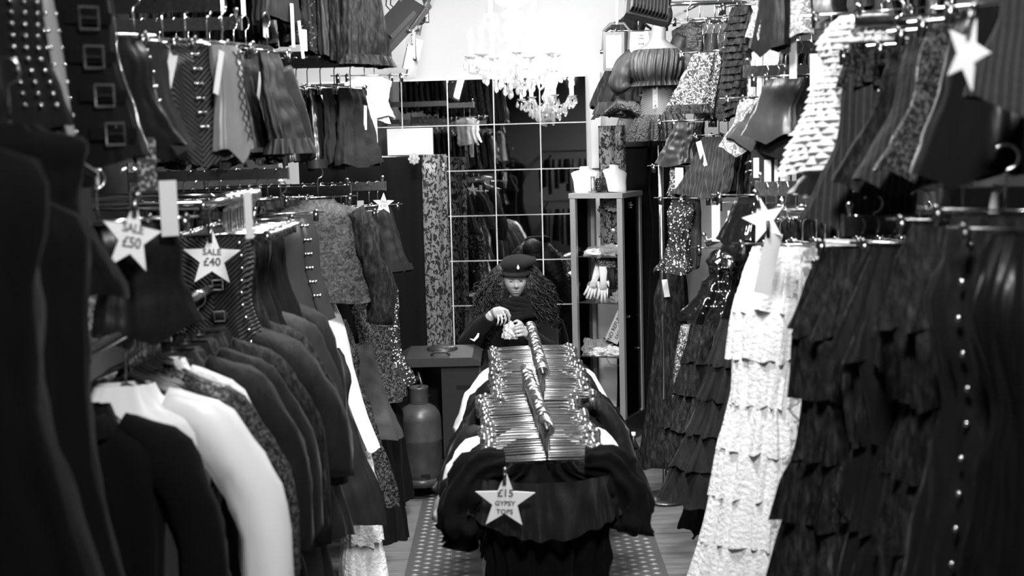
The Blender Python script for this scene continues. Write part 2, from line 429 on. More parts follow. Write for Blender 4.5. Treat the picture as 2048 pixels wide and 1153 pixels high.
MB().lathe([(.1, -.012), (.105, -.012), (.105, .03), (.1, .03)], 24).build('foot_ring', 'gas_paint', gb, True)
MB().box((.03, -.116, .06), (.05, .004, .012)).build('slot_mark', 'plastic_black', gb)

# ------------------------------------------------------------------ lamps and camera at the back
def flood(name, label, loc, face, up, w, h, lit, m_body, arm=True, power=0, fins=False, pole=0):
    f = Vector(face).normalized(); u = Vector(up); u = (u-u.dot(f)*f).normalized(); s = u.cross(f)      # local: x=s, y=-f (back), z=u
    rot = Matrix((s, -f, u)).transposed()
    root = thing(name, label, 'floodlight', loc, 0, 'floodlights at the back of the shop'); root.matrix_world = Matrix.Translation(loc) @ rot.to_4x4()
    mb = MB(); mb.box((0, .022, 0), (w, .035, h)); mb.box((0, .052, 0), (w*.8, .035, h*.62)); mb.build('housing', m_body, root)
    fr = MB(); b = .016
    for x in (-1, 1): fr.box((x*(w/2-b/2), 0, 0), (b, .012, h))
    for z in (-1, 1): fr.box((0, 0, z*(h/2-b/2)), (w-2*b, .012, b))
    fr.build('front_frame', m_body, root)
    MB().box((0, .002, 0), (w-2*b, .004, h-2*b)).build('lamp_panel', lit, root)
    if fins:
        for k in range(11): MB().box((-w*.42+k*w*.084, .066, 0), (.005, .05, h*.94)).build('cooling_fin', m_body, root)
    y = MB(); y.tube([(-w/2-.012, .02, 0), (-w/2-.012, .05, h*.55), (-w/2+.02, .06, h*.72), (w/2-.02, .06, h*.72), (w/2+.012, .05, h*.55), (w/2+.012, .02, 0)], .007, 6)
    y.build('bracket', m_body, root)
    if pole: MB().tube([(0, .06, h*.70), (0, .06, h*.72+pole)], .008, 8).build('drop_pole', 'plastic_white', root, True)
    for x in (-1, 1): MB().tube([(x*(w/2), .02, 0), (x*(w/2+.022), .02, 0)], .011, 8).build('bolt', 'chrome', root, True)
    if power:
        l = bpy.data.lights.new('flood_beam', 'AREA'); l.shape = 'RECTANGLE'; l.size = w-.04; l.size_y = h-.04; l.energy = power; l.spread = math.radians(140)
        lo = bpy.data.objects.new('flood_beam', l); C.objects.link(lo); lo.parent = root
        lo.matrix_local = Matrix.Translation((0, -.012, 0)) @ Matrix.Rotation(PI/2, 4, 'X')
    return root
pA = at(800, 52, 7.2)
flood('floodlight', 'long dark floodlight aimed at the mirror from the upper left', pA, (0.35, 0.75, -0.55), (0.62, 0.1, 0.75), 0.17, 0.31, 'lamp_lit', 'lamp_dark', power=8)
pB = at(834, 118, 7.5)
flood('floodlight', 'slim floodlight seen edge on under the camera dome', pB, (0.97, 0.16, -0.25), (0.32, -.05, 0.95), 0.15, 0.22, 'lamp_lit', 'lamp_dark', power=5)
pC = at(1228, 103, 6.9)
flood('floodlight', 'pale square floodlight hanging switched off beside the white corset', pC, (-0.35, -0.93, -.05), (0.03, 0, 1), 0.115, 0.20, 'lamp_dim', 'lamp_grey', pole=1.25)
pD = at(1290, 8, 6.2)
flood('floodlight', 'big finned floodlight seen from behind at the top of the frame', pD, (-0.25, 0.85, -0.45), (0.15, .4, 0.9), 0.2, 0.2, 'lamp_lit', 'lamp_dark', power=7, fins=True)
# arm that carries the two left floods
br = thing('lamp_bracket', 'metal wall bracket and loose cables carrying the left floodlights', 'bracket', (-0.45, 7.5, 2.62))
MB().tube([(0, 0, 0), (-.05, .5, .12), (-.05, 1.1, .12)], .014, 8).build('arm', 'lamp_dark', br, True)
for k, (a, b_) in enumerate((((775, 0), (790, 30)), ((783, 0), (800, 26)), ((757, 47), (795, 32)))):
    A = at(a[0], a[1]-30, 7.3); B = at(b_[0], b_[1], 7.25); mid = (A+B)/2+Vector((-.03, 0, -.03))
    MB().tube([A-br.location, mid-br.location, B-br.location], .0035, 6).build('cable', 'plastic_black', br, True)
q = [at(x, y, 7.45)-br.location for x, y in ((838, 58), (822, 68), (812, 85), (815, 100), (826, 107), (836, 104))]
MB().tube(q, .0045, 6).build('cable', 'plastic_black', br, True)
q = at(858, 0, 7.5)-br.location
MB().tube([q+Vector((0, 0, .2)), q, at(846, 20, 7.5)-br.location, at(836, 70, 7.5)-br.location], .013, 8).build('drop_pole', 'lamp_grey', br, True)
dm = thing('dome_camera', 'white dome security camera with a dark glass bowl on the left', 'security camera', at(836, 32, 7.35))
MB().lathe([(0.0, .032), (.045, .032), (.054, .02), (.056, 0.0), (.053, -.006), (0, -.006)], 24).build('base', 'plastic_white', dm, True)
MB().lathe([(.047, -.006), (.046, -.02), (.038, -.038), (.022, -.05), (0, -.054)], 24).build('dome', 'pvc', dm, True)
MB().box((.04, .06, .0), (.03, .12, .06)).build('mount', 'lamp_grey', dm)

# ------------------------------------------------------------------ chandelier
chp = at(1027, 100, 6.6)
ch = thing('chandelier', 'crystal chandelier with lit candle bulbs hanging before the mirror', 'chandelier', (chp.x, 6.6, 2.13))
MB().tube([(0, 0, .55), (0, 0, 1.57)], .008, 8).build('hanging_chain', 'chrome', ch, True)
MB().lathe([(0, .0), (.02, .01), (.045, .04), (.02, .07), (.014, .1), (.03, .13), (.05, .17), (.022, .22), (.016, .3), (.035, .34), (.06, .37), (.02, .4), (.014, .5), (.03, .53), (.012, .56)], 16).build('centre_column', 'crystal', ch, True)
MB().lathe([(0.01, .40), (.05, .405), (.085, .43), (.088, .435), (.05, .415), (.01, .41)], 18).build('crown_dish', 'crystal', ch, True)
def armpath(a, r, z0, z1, up):
    out = []
    for k in range(11):
        t = k/10; rr = 0.02+(r-0.02)*t
        z = z0-0.075*math.sin(PI*min(1, t*1.25))+(z1-z0)*t**2.2
        out.append((rr*math.cos(a), rr*math.sin(a), z))
    return out
dropme = MB().lathe([(0, .05), (.004, .044), (.010, .02), (.0125, .008), (.009, -.004), (0, -.012)], 6).mesh('drop', 'crystal', False, True)
beadme = MB().ball((0, 0, 0), .008, 6, 5).mesh('bead', 'crystal', False, True)
candleme = MB().lathe([(.011, 0), (.011, .075), (.0, .078)], 10).mesh('candle_tube', 'candle', True, True)
bulbme = MB().lathe([(.006, .075), (.014, .09), (.016, .102), (.011, .122), (.004, .138), (0, .142)], 10).mesh('bulb', 'bulb', True, True)
dishme = MB().lathe([(.0, .002), (.02, -.004), (.034, .006), (.036, .01), (.02, .002), (0, .006)], 14).mesh('drip_dish', 'crystal', True, True)
for ring, (n, r, z0, z1, off) in enumerate(((7, .215, .12, .16, .3), (4, .11, .30, .36, .1))):
    for k in range(n):
        a = off+2*PI*k/n; path = armpath(a, r, z0, z1, 0)
        am = MB().tube(path, [.010-.0004*i for i in range(11)], 8).build('arm', 'crystal', ch, True)
        e = Vector(path[-1])
        link('drip_dish', dishme, am, loc=e); link('candle_tube', candleme, am, loc=e+Vector((0, 0, .006))); link('bulb', bulbme, am, loc=e+Vector((0, 0, .006)))
        for j in range(4):
            b2 = a+j*PI/2; link('drop', dropme, am, loc=e+Vector((.032*math.cos(b2), .032*math.sin(b2), -.05-.02*(j % 2))))
        l = bpy.data.lights.new('candle_glow', 'POINT'); l.energy = 2.3 if ring == 0 else 2.0; l.shadow_soft_size = .016
        lo = bpy.data.objects.new('candle_glow', l); C.objects.link(lo); lo.parent = ch; lo.location = e+Vector((0, 0, .16))
for rr, n, z in ((.05, 8, -.03), (.095, 12, .0), (.15, 14, .035)):
    for k in range(n):
        a = 2*PI*k/n+rr*9; z2 = z+.012*math.sin(k*2.3)
        p = (rr*math.cos(a), rr*math.sin(a), z2); d = link('drop', dropme, ch, loc=p)
        link('bead', beadme, d, loc=(0, 0, .062))
for k in range(7):
    a = .3+2*PI*k/7; a2 = .3+2*PI*(k+1)/7
    for j in range(1, 8):
        t = j/8; r = .2; aa = a+(a2-a)*t
        link('bead', beadme, ch, loc=(r*math.cos(aa), r*math.sin(aa), .13-.05*math.sin(PI*t)))

# ------------------------------------------------------------------ garments: builders
PROF = {
 'corset':  ([(0, .80), (.2, .86), (.5, .80), (.8, .98), (1, 1.12)], [(0, .6), (.2, 1.0), (.55, .9), (1, 1.2)]),
 'skirt':   ([(0, .72), (.08, .78), (.5, .98), (1, 1.25)], [(0, .5), (.2, .8), (1, 1.35)]),
 'pencil':  ([(0, .8), (.2, 1.0), (.7, .95), (1, .92)], [(0, .6), (.25, 1.0), (1, .9)]),
 'mermaid': ([(0, .8), (.18, 1.0), (.55, .7), (.68, .75), (1, 1.35)], [(0, .6), (.25, 1.0), (.6, .8), (1, 1.5)]),
 'trousers':([(0, .8), (.15, 1.0), (.5, .75), (1, .62)], [(0, .6), (.2, 1.0), (1, .8)]),
 'top':     ([(0, .40), (.03, .46), (.12, 1.0), (.4, .86), (.65, .82), (1, 1.0)], [(0, .5), (.15, 1.0), (1, 1.1)]),
 'jacket':  ([(0, .34), (.05, .42), (.14, 1.0), (.45, .86), (.65, .80), (1, 1.02)], [(0, .6), (.15, 1.1), (.5, .95), (1, 1.15)]),
 'coat':    ([(0, .34), (.03, .42), (.09, 1.0), (.3, .86), (.42, .80), (1, 1.2)], [(0, .6), (.1, 1.1), (.4, .9), (1, 1.4)]),
 'dress':   ([(0, .60), (.05, .75), (.16, .9), (.34, .66), (.45, .85), (1, 1.3)], [(0, .5), (.15, 1.1), (.34, .8), (1, 1.5)]),
}
def ts_i(t, fr, tiers): return int(round(t*tiers-fr))
def cloth(L, hw, ht, prof, lean=(0, 0), k=9, amp=0.012, a0=0.25, tiers=0, tieramp=0.18, vp=0.0, hemwave=0.01, seed=0, nphi=44, nt=26, sq=2.6, flounce=0.0, bone=0.0):
    rnd = random.Random(seed); pw, ph = PROF[prof]
    ph1, ph2, ph3 = rnd.uniform(0, 6.3), rnd.uniform(0, 6.3), rnd.uniform(0, 6.3)
    ts = []
    for i in range(nt+1): ts.append((i/nt, None))
    if tiers:
        ts = []
        per = max(3, nt//tiers)
        for q in range(tiers):
            for i in range(per+1): ts.append(((q+i/per)/tiers, i/per))
    vs = []; fs = []; ph10, ph20 = ph1, ph2
    for (t, fr) in ts:
        w = hw*interp(pw, t); h = ht*interp(ph, t); am = amp*(a0+(1-a0)*t**1.3); kk = k
        if fr is not None:
            q_ = ts_i(t, fr, tiers); g = 1+tieramp*(fr-.2); w = w*g; h = h*(1+2*tieramp*(fr-.2))+.012*fr; am = amp*(0.25+1.0*fr**.8); kk = k+(q_ % 3)*3; ph2 = ph20+q_*1.9; ph1 = ph10+q_*2.7
        if flounce and t > 1-flounce:
            q = (t-(1-flounce))/flounce; w *= 1+.10*q; h *= 1+.35*q; am *= 1+1.2*q
        cx = lean[0]*t**1.15+0.006*math.sin(5*t+ph3); cy = lean[1]*t
        for j in range(nphi):
            a = 2*PI*j/nphi; c, s = math.cos(a), math.sin(a)
            e = 2.0/sq
            u = w*math.copysign(abs(c)**e, c); v = h*math.copysign(abs(s)**e, s)
            s1 = math.sin(kk*a/2+ph1+.8*math.sin(2.2*t+ph2)+.5*noise.noise(Vector((2*c, 2*s, 2*t+ph3)))); n = am*((1-2*abs(s1)**.8)*.75+math.sin((kk*1.7//1+1)*a+ph2-1.5*t)*.35)
            n += .5*amp*noise.noise(Vector((5*u/max(hw, .05)+ph2, 4*s, 9*t+ph1)))
            if bone: n += bone*abs(math.sin(kk*a))
            n += 0.35*am*noise.noise(Vector((3*c+ph1, 3*s, 6*t+ph2)))
            u += n*c*.7; v += n*(s if abs(s) > .25 else math.copysign(.25, s))
            z = -L*t
            if fr is not None: z -= (L/tiers)*fr*(.30+.12*noise.noise(Vector((4*c+ph1, 4*s, 3.0*q_+ph3))))
            if vp: z -= vp*t**6*max(0, 1-abs(u)/(hw*.75))*(1 if s < 0 else .5)
            z -= hemwave*t**4*math.sin(3*a+ph3)
            vs.append((u+cx, v+cy, z))
    m = len(ts)
    for i in range(m-1):
        if ts[i+1][0] == ts[i][0] or (tiers and ts[i+1][1] < ts[i][1]): continue
        for j in range(nphi):
            j2 = (j+1) % nphi; fs.append((i*nphi+j, (i+1)*nphi+j, (i+1)*nphi+j2, i*nphi+j2))
    mb = MB(); mb.v = [Vector(p) for p in vs]; mb.f = fs
    return mb

# shared hanger pieces: the hook wire, the bar, a sprung clip
def hookpts(r=.024, drop=.10):
    p = [(0, 0, -drop), (0, 0, -.06), (0, 0, -.034)]
    for i in range(11):
        t = math.radians(-80+23*i); p.append((r*math.cos(t), 0, r*math.sin(t)))
    return p
hook_me = MB().tube(hookpts(), .0026, 6).mesh('hook', 'chrome', True, True)
bar_me = MB().tube([(-.165, 0, -.10), (.165, 0, -.10)], .0028, 6).mesh('wire_bar', 'chrome', True, True)
cb = MB(); cb.box((0, -.005, -.114), (.018, .004, .04)); cb.box((0, .005, -.114), (.018, .004, .04)); cb.tube([(-.01, 0, -.102), (.01, 0, -.102)], .008, 8); cb.ball((0, -.007, -.095), .007, 6, 5)
clip_me = cb.mesh('clip', 'chrome_worn', True, True)
def hanger(loc, yaw, label, group, clips=.13, tilt=0.0, wood=False):
    h = thing('clip_hanger', label, 'hanger', loc, yaw, group); h.rotation_euler = (0, tilt, yaw)
    link('hook', hook_me, h); link('wire_bar', bar_me, h)
    for s in (-1, 1): link('clip', clip_me, h, loc=(s*clips, 0, 0))
    return h
def shirt_hanger(loc, yaw, label, group):
    h = thing('coat_hanger', label, 'hanger', loc, yaw, group)
    link('hook', hook_me, h)
    link('shoulder_bar', SHOULDER, h); return h
SHOULDER = MB().tube([(-.15, 0, -.20), (-.09, 0, -.155), (0, 0, -.105), (.09, 0, -.155), (.15, 0, -.20)], [.006, .009, .010, .009, .006], 8).mesh('shoulder_bar', 'plastic_black', True, True)

tag_me = {}
def tagmesh(w, h, m):
    k = (round(w, 3), round(h, 3), m)
    if k not in tag_me: tag_me[k] = MB().box((0, 0, -h/2), (w, .0012, h)).mesh('price_tag', m, False, True)
    return tag_me[k]

def add_busk(o, hw, ht, L, prof, lean, m='chrome', studs=True, n=6, strip='satin_light', xo=0.0, a=.03, b=.95):
    pw, ph = PROF[prof]; st = MB(); sd = MB()
    pts = []
    for i in range(15):
        t = a+(b-a)*i/14; y = -ht*interp(ph, t)-.006
        pts.append(Vector((lean[0]*t**1.15+xo*interp(pw, t), lean[1]*t+y, -L*t)))
    vs = []; fs = []
    for p in pts: vs += [p+Vector((-.013, 0, 0)), p+Vector((-.004, -.003, 0)), p+Vector((.004, -.003, 0)), p+Vector((.013, 0, 0))]
    for i in range(14):
        for j in range(3): fs.append((4*i+j, 4*i+j+1, 4*i+j+5, 4*i+j+4))
    if strip: st.add(vs, fs).build('front_placket', strip, o, True)
    if studs:
        for i in range(n):
            p = pts[int(1+i*12.5/n)]
            for dx in (-.011, .011): sd.ball(p+Vector((dx, -.005, 0)), .0055, 6, 4)
            sd.box(p+Vector((0, -.006, 0)), (.022, .003, .005))
        sd.build('clasps', m, o, True)['kind'] = 'stuff'
def add_lacing(o, hw, ht, L, prof, lean, xo=0.3, n=9, m='plastic_black'):
    pw, ph = PROF[prof]; mb = MB()
    for i in range(n):
        t = .06+.86*i/n; t2 = t+.8/n
        def q(t, dx): return Vector((lean[0]*t**1.15+xo*hw*interp(pw, t)+dx, lean[1]*t-ht*interp(ph, t)-.006, -L*t))
        mb.tube([q(t, -.012), q(t2, .012)], .002, 5); mb.tube([q(t, .012), q(t2, -.012)], .002, 5)
    mb.build('lacing', m, o)['kind'] = 'stuff'
def add_buckles(o, hw, ht, L, prof, lean, xo, n=4, m='chrome', w=.034, h=.038, strap='pvc', reach=.6):
    pw, ph = PROF[prof]
    for i in range(n):
        t = .12+.76*i/max(1, n-1)
        c = Vector((lean[0]*t**1.15+xo*hw*interp(pw, t), lean[1]*t-ht*interp(ph, t)-.010, -L*t))
        s = MB().box(c+Vector((0, .003, 0)), (hw*reach, .006, .024)).build('strap', strap, o)
        b = MB(); b.tube([c+Vector((x*w/2, -.004, z*h/2)) for x, z in ((-1, -1), (-1, 1), (1, 1), (1, -1), (-1, -1))], .0025, 6, False)
        b.tube([c+Vector((-w/2, -.006, 0)), c+Vector((w*.4, -.008, 0))], .002, 5); b.build('buckle', m, s)
def add_studs(o, hw, ht, L, prof, lean, cols, n, m='chrome', r=.005):
    pw, ph = PROF[prof]; sd = MB()
    for xo in cols:
        for i in range(n):
            t = .05+.9*i/n
            sd.ball((lean[0]*t**1.15+xo*hw*interp(pw, t), lean[1]*t-ht*interp(ph, t)*.98-.006, -L*t), r, 6, 4)
    sd.build('studs', m, o, True)['kind'] = 'stuff'
def sleeve(o, pts, r0, r1, m, k=5, amp=.12, seed=0, puff=0.0, n=16, flare=0.0, ease=False):
    rnd = random.Random(seed); p1 = rnd.uniform(0, 6)
    pts = [Vector(p) for p in pts]; path = []; N = 14
    for i in range(N+1):
        s = i/N*(len(pts)-1); a = min(int(s), len(pts)-2); f = s-a
        P0 = pts[max(a-1, 0)]; P1 = pts[a]; P2 = pts[a+1]; P3 = pts[min(a+2, len(pts)-1)]
        path.append(0.5*((2*P1)+(P2-P0)*f+(2*P0-5*P1+4*P2-P3)*f*f+(3*P1-P0-3*P2+P3)*f**3))
    rr = [(r0+(r1-r0)*i/N)*(1+puff*math.sin(PI*i/N))*(1+flare*max(0, i/N-.7)/.3) for i in range(N+1)]
    if ease: rr = [r*(.45+.55*min(1, i/4.0)) for i, r in enumerate(rr)]
    MB().tube(path, rr, n, True, 0.8, lambda t, a: amp*(math.sin(k*a+p1+4*t)*.5+.5*math.sin(9*t+p1)*math.sin(2*a)+.3*math.sin(17*t+2*a)+1.3*noise.noise(Vector((2.2*math.cos(a)+p1, 2.2*math.sin(a), 11*t))))).build('sleeve', m, o, True)
def pricetag(o, loc, w, h, m, rot=(0, 0, 0), name='price_tag'):
    t = link(name, tagmesh(w, h, m), o, loc=loc); t.rotation_euler = rot
    return t

def star_mesh(R, r, th=.003):
    poly = []
    for i in range(10):
        a = PI/2+i*PI/5; q = R if i % 2 == 0 else r
        poly.append((q*math.cos(a), q*math.sin(a)))
    # order so that front faces -y
    return MB().prism(poly, -th/2, th/2)
def star_sign(label, loc, R, rot, lines, ink='ink', group='paper price stars', clip=True):
    o = thing('star_sign', label, 'sign', loc, 0, group); o.rotation_euler = rot
    star_mesh(R, R*.42).build('star_card', 'paper', o)
    for (txt, size, z) in lines:
        t = link('lettering', text_mesh(txt, size, ink, bold=size*.018), o); t.matrix_local = Matrix.Translation((0, -.0022, z)) @ UPRIGHT
    if clip:
        c = MB(); c.box((-R*.05, -.004, R*.82), (.012, .008, .045)); c.ball((-R*.05, -.006, R*.82+.026), .009, 8, 6); c.build('clip', 'chrome_worn', o, True)
    return o

GN = [0]
HANG = 0.095
def garment(name, kind, tp, bt, Y, hw, ht, yaw, m, label, cat, group, hang=True, opts=None, hgroup=None, hlabel=None):
    """tp / bt: where the middle of the top edge and of the hem are seen; Y: how far into the shop it hangs."""
    o_ = dict(opts or {}); GN[0] += 1; seed = o_.pop('seed', GN[0]*7+3)
    T = at(tp[0], tp[1], Y); B = at(bt[0], bt[1], Y); L = T.z-B.z; dx = B.x-T.x
    ya = math.radians(yaw); lean = (dx*math.cos(ya), -dx*math.sin(ya))
    return garment_w(name, kind, T, L, lean, hw, ht, ya, m, label, cat, group, hang, o_, seed, hgroup, hlabel)
def garment_w(name, kind, T, L, lean, hw, ht, ya, m, label, cat, group, hang, o_, seed, hgroup=None, hlabel=None):
    det = {k: o_.pop(k) for k in list(o_) if k in ('busk', 'lacing', 'buckles', 'studs', 'sleeves', 'tags', 'frill', 'collar', 'band')}
    defaults = {'corset': dict(k=7, amp=.004, a0=1, vp=.035, bone=.004, hemwave=.004, nt=18, nphi=44),
                'skirt': dict(k=11, amp=.02), 'pencil': dict(k=4, amp=.008), 'mermaid': dict(k=7, amp=.018), 'trousers': dict(k=4, amp=.008),
                'top': dict(k=6, amp=.012), 'jacket': dict(k=5, amp=.012), 'coat': dict(k=7, amp=.02), 'dress': dict(k=9, amp=.022)}[kind]
    kw = dict(defaults); kw.update(o_)
    mb = cloth(L, hw, ht, kind, lean, seed=seed, **kw)
    if det:
        o = thing(name, label, cat, T, ya, group); body = mb.build('body', m, o, True, False)
        for d_ in ([det['busk']] if isinstance(det.get('busk'), dict) else det.get('busk', [])): add_busk(o, hw, ht, L, kind, lean, **d_)
        if 'lacing' in det: add_lacing(o, hw, ht, L, kind, lean, **det['lacing'])
        if 'buckles' in det: add_buckles(o, hw, ht, L, kind, lean, **det['buckles'])
        if 'studs' in det: add_studs(o, hw, ht, L, kind, lean, **det['studs'])
        for s in det.get('sleeves', []):
            s = dict(s); pts = s.pop('pts'); sleeve(o, pts, seed=seed, **{'m': m, **s})
        for t in det.get('tags', []): pricetag(o, **t)
        if 'band' in det:
            d = det['band']; pw, ph = PROF[kind]; b = MB(); t0, t1 = d['t']
            ring = []
            for t in (t0, t1):
                for j in range(32):
                    a = 2*PI*j/32; c, s = math.cos(a), math.sin(a); e = 2/2.6
                    ring.append((lean[0]*t**1.15+(hw*interp(pw, t)+.012)*math.copysign(abs(c)**e, c), lean[1]*t+(ht*interp(ph, t)+.012)*math.copysign(abs(s)**e, s), -L*t))
            b.add(ring, [(j, j+32, (j+1) % 32+32, (j+1) % 32) for j in range(32)]).build('band', d['m'], o, True)
        if 'frill' in det:
            for d in det['frill']:
                t = d['t']; pw, ph = PROF[kind]; b = MB(); vs = []; fs = []; n = 72; hh = d.get('h', .05)
                for r in range(4):
                    for j in range(n):
                        a = 2*PI*j/n; c, s = math.cos(a), math.sin(a); f = r/3
                        rp = d.get('amp', .014)*f*math.sin(d.get('k', 16)*a+seed)
                        vs.append((lean[0]*t**1.15+(hw*interp(pw, t)+.008+rp+.012*f)*c, lean[1]*t+(ht*interp(ph, t)+.010+rp+.012*f)*s, -L*t+hh*(.5-f)))
                for r in range(3):
                    for j in range(n): fs.append((r*n+j, (r+1)*n+j, (r+1)*n+(j+1) % n, r*n+(j+1) % n))
                b.add(vs, fs).build('frill', d['m'], o, True)
        if 'collar' in det:
            d = det['collar']; c = MB(); R = d.get('r', .07); ht2 = max(ht*1.1, .035)
            c.lathe([(R, -.05), (R*.9, -.02), (R*.85, .012), (R*1.1, -.004), (R*1.35, -.045)], 24)
            c.v = [Vector((p.x, p.y*ht2/R*.9, p.z-.02)) for p in c.v]; c.build('collar', d.get('m', m), o, True)
    else:
        o = mb.build(name, m, None, True, False); o.location = T; o.rotation_euler = (0, 0, ya); tag(o, label, cat, group)
    if hang:
        f = shirt_hanger if kind in ('jacket', 'coat') else hanger
        off = .10 if kind in ('jacket', 'coat') else .108
        h = f(Vector((T.x, T.y, T.z+off)), ya, hlabel or 'chrome clip hanger', hgroup or 'hangers')
    return o

def arm_rail(label, tip, wallx, z=None, size=(.028, .05), m='chrome_worn', round_=False, rot=0.0):
    """a straight display arm: tip is its end at the aisle, it runs back to the wall"""
    d = 1 if wallx > tip.x else -1; L = abs(wallx-tip.x)
    o = thing('hanging_rail', label, 'rail', tip, rot, 'hanging rails on the side walls')
    if round_: MB().tube([(0, 0, 0), (d*L, 0, 0)], size[0]/2, 12).build('tube', m, o, True)
    else: MB().box((d*L/2, 0, 0), (L, size[0], size[1])).build('tube', m, o)
    MB().box((-d*.003, 0, 0), (.006, size[0]+.006, size[1]+.006)).build('end_cap', 'chrome', o)
    MB().lathe([(0, .034), (.007, .031), (.010, .024), (.007, .017), (.005, 0)], 10, (d*.012, 0, size[1]/2)).build('end_knob', 'chrome', o, True)
    MB().box((d*(L-.004), 0, 0), (.008, .07, .12)).build('wall_plate', m, o)
    return o

def cluster(phrase, rows, Y, yaw, group, end='the wall', arm=None, armlabel=None, hookpx=None, round_=False, fill=True):
    armz = None
    if arm:
        tip = at(arm[0], arm[1], Y); armz = tip.z
        arm_rail(armlabel or 'square chrome display arm '+phrase, tip, XL if tip.x < 0 else XR, round_=round_, size=(.026, .026) if round_ else (.022, .042))
    if armz is not None and fill:
        xs = [at(r[2][0], r[2][1], Y).x for r in rows]; sg = -1 if tip.x < 0 else 1
        Ls = [armz-.108-at(r[3][0], r[3][1], Y).z for r in rows]; Lm = sum(Ls)/len(Ls); ln = sum(at(r[3][0], r[3][1], Y).x-at(r[2][0], r[2][1], Y).x for r in rows)/len(rows)
        x = tip.x+sg*.03; kd = rows[0][1]; cat = 'corset' if kd == 'corset' else 'skirt'; rnd = random.Random(int(abs(arm[0])*7+arm[1]))
        while abs(x) < 1.46:
            if min(abs(x-q) for q in xs) > .03:
                ya = math.radians(yaw+sg*-1*rnd.uniform(0, 12)); T = Vector((x, Y+rnd.uniform(-.02, .02), armz-.108)); l2 = ln*rnd.uniform(.4, 1)
                garment_w('dark_'+cat, 'corset' if kd == 'corset' else 'skirt', T, Lm*rnd.uniform(.85, 1.04), (l2*math.cos(ya), -l2*math.sin(ya)), rnd.uniform(.1, .13), .022, ya, rnd.choice(('black', 'velvet', 'satin', 'lace_black', 'charcoal', 'black')),
                    f'dark {cat} tucked between others {phrase}', cat, f'dark {cat}s tucked {phrase}', True, {}, rnd.randint(0, 9999), 'hangers '+phrase, 'chrome clip hanger '+phrase)
            x += sg*rnd.uniform(.042, .06)
    for i, r in enumerate(rows):
        nm, kind, tp, bt, hw, ht, m, look = r[:8]; opts = dict(r[8]) if len(r) > 8 else {}
        y = Y+opts.pop('dy', 0.0); yw = opts.pop('yaw', yaw); hang = opts.pop('hang', True); zo = opts.pop('zo', .0)
        lab = f"{look}, {ORD[i]} from {end} {phrase}" if len(rows) > 1 else f"{look} {phrase}"
        T = at(tp[0], tp[1], y); B = at(bt[0], bt[1], y)
        if armz is not None and hang: T.z = armz-.108
        GN[0] += 1; seed = opts.pop('seed', GN[0]*7+3)
        ya = math.radians(yw); dx = B.x-T.x; lean = (dx*math.cos(ya), -dx*math.sin(ya))
        garment_w(nm, kind, T, T.z-B.z, lean, hw, ht, ya, m, lab, nm.replace('_', ' ').split()[-1], group, hang, opts, seed, 'hangers '+phrase, 'chrome clip hanger '+phrase)

def TG(x, y, z, w, h, m='paper', r=(0, 0, 0)): return dict(loc=(x, y, z), w=w, h=h, m=m, rot=r)

# ------------------------------------------------------------------ left side, upper row
g = 'corsets on the left upper arms'
cluster('on the nearest upper left arm', [
  ('studded_corset', 'corset', (-30, -60), (5, 250), .13, .035, 'satin', 'black chain trimmed corset', dict(dy=-1.0, studs=dict(cols=(.2, .45, .7), n=12), hang=False, yaw=50)),
  ('buckled_corset', 'corset', (95, -90), (165, 318), .135, .035, 'pvc', 'glossy strapped corset with buckles', dict(dy=-.8, yaw=38, vp=.02, hang=False, studs=dict(cols=(-.72, -.42, -.34, -.14), n=11, r=.0055), buckles=dict(xo=.42, n=5, reach=.75, w=.04, h=.045), busk=[dict(xo=-.085, strip='satin_light', studs=False, a=.0, b=.98), dict(xo=-.035, strip='satin_light', studs=False, a=.0, b=.98)])),
  ('satin_corset', 'corset', (185, -40), (262, 292), .14, .030, 'satin', 'plain black satin corset', dict(dy=-.35, yaw=48, tags=[TG(.02, -.05, -.02, .012, .12)])),
  ('clasped_corset', 'corset', (262, -30), (318, 300), .10, .022, 'satin_mid', 'grey corset with bright clasps', dict(dy=-.2, yaw=55, busk=dict(n=7, strip='satin_light'))),
  ('tagged_corset', 'corset', (322, 20), (342, 305), .11, .026, 'black', 'matte black corset with white tag', dict(yaw=66, tags=[TG(.02, -.045, -.02, .030, .095, 'paper', (0, .35, 0))])),
  ('herringbone_corset', 'corset', (368, 28), (398, 308), .14, .030, 'herringbone', 'grey herringbone ribbed corset', dict(yaw=48, busk=dict(n=6, strip=None), studs=dict(cols=(.5,), n=5, r=.006), tags=[TG(-.07, -.05, -.02, .026, .11, 'paper', (0, .3, 0))])),
  ('plain_corset', 'corset', (412, 40), (432, 290), .10, .026, 'satin', 'dark grey satin corset', dict(yaw=64, dy=.12)),
  ('laced_corset', 'corset', (442, 30), (468, 300), .065, .025, 'satin_light', 'pale satin corset with black lacing', dict(yaw=66, dy=.05, lacing=dict(xo=.45, n=8), tags=[TG(-.06, -.04, -.02, .022, .12, 'paper', (0, .3, 0)), TG(.01, -.05, -.40, .035, .13, 'card_print')])),
], 3.55, 55, g, arm=(440, 6), fill=False)
g = 'skirts on the left upper arms'
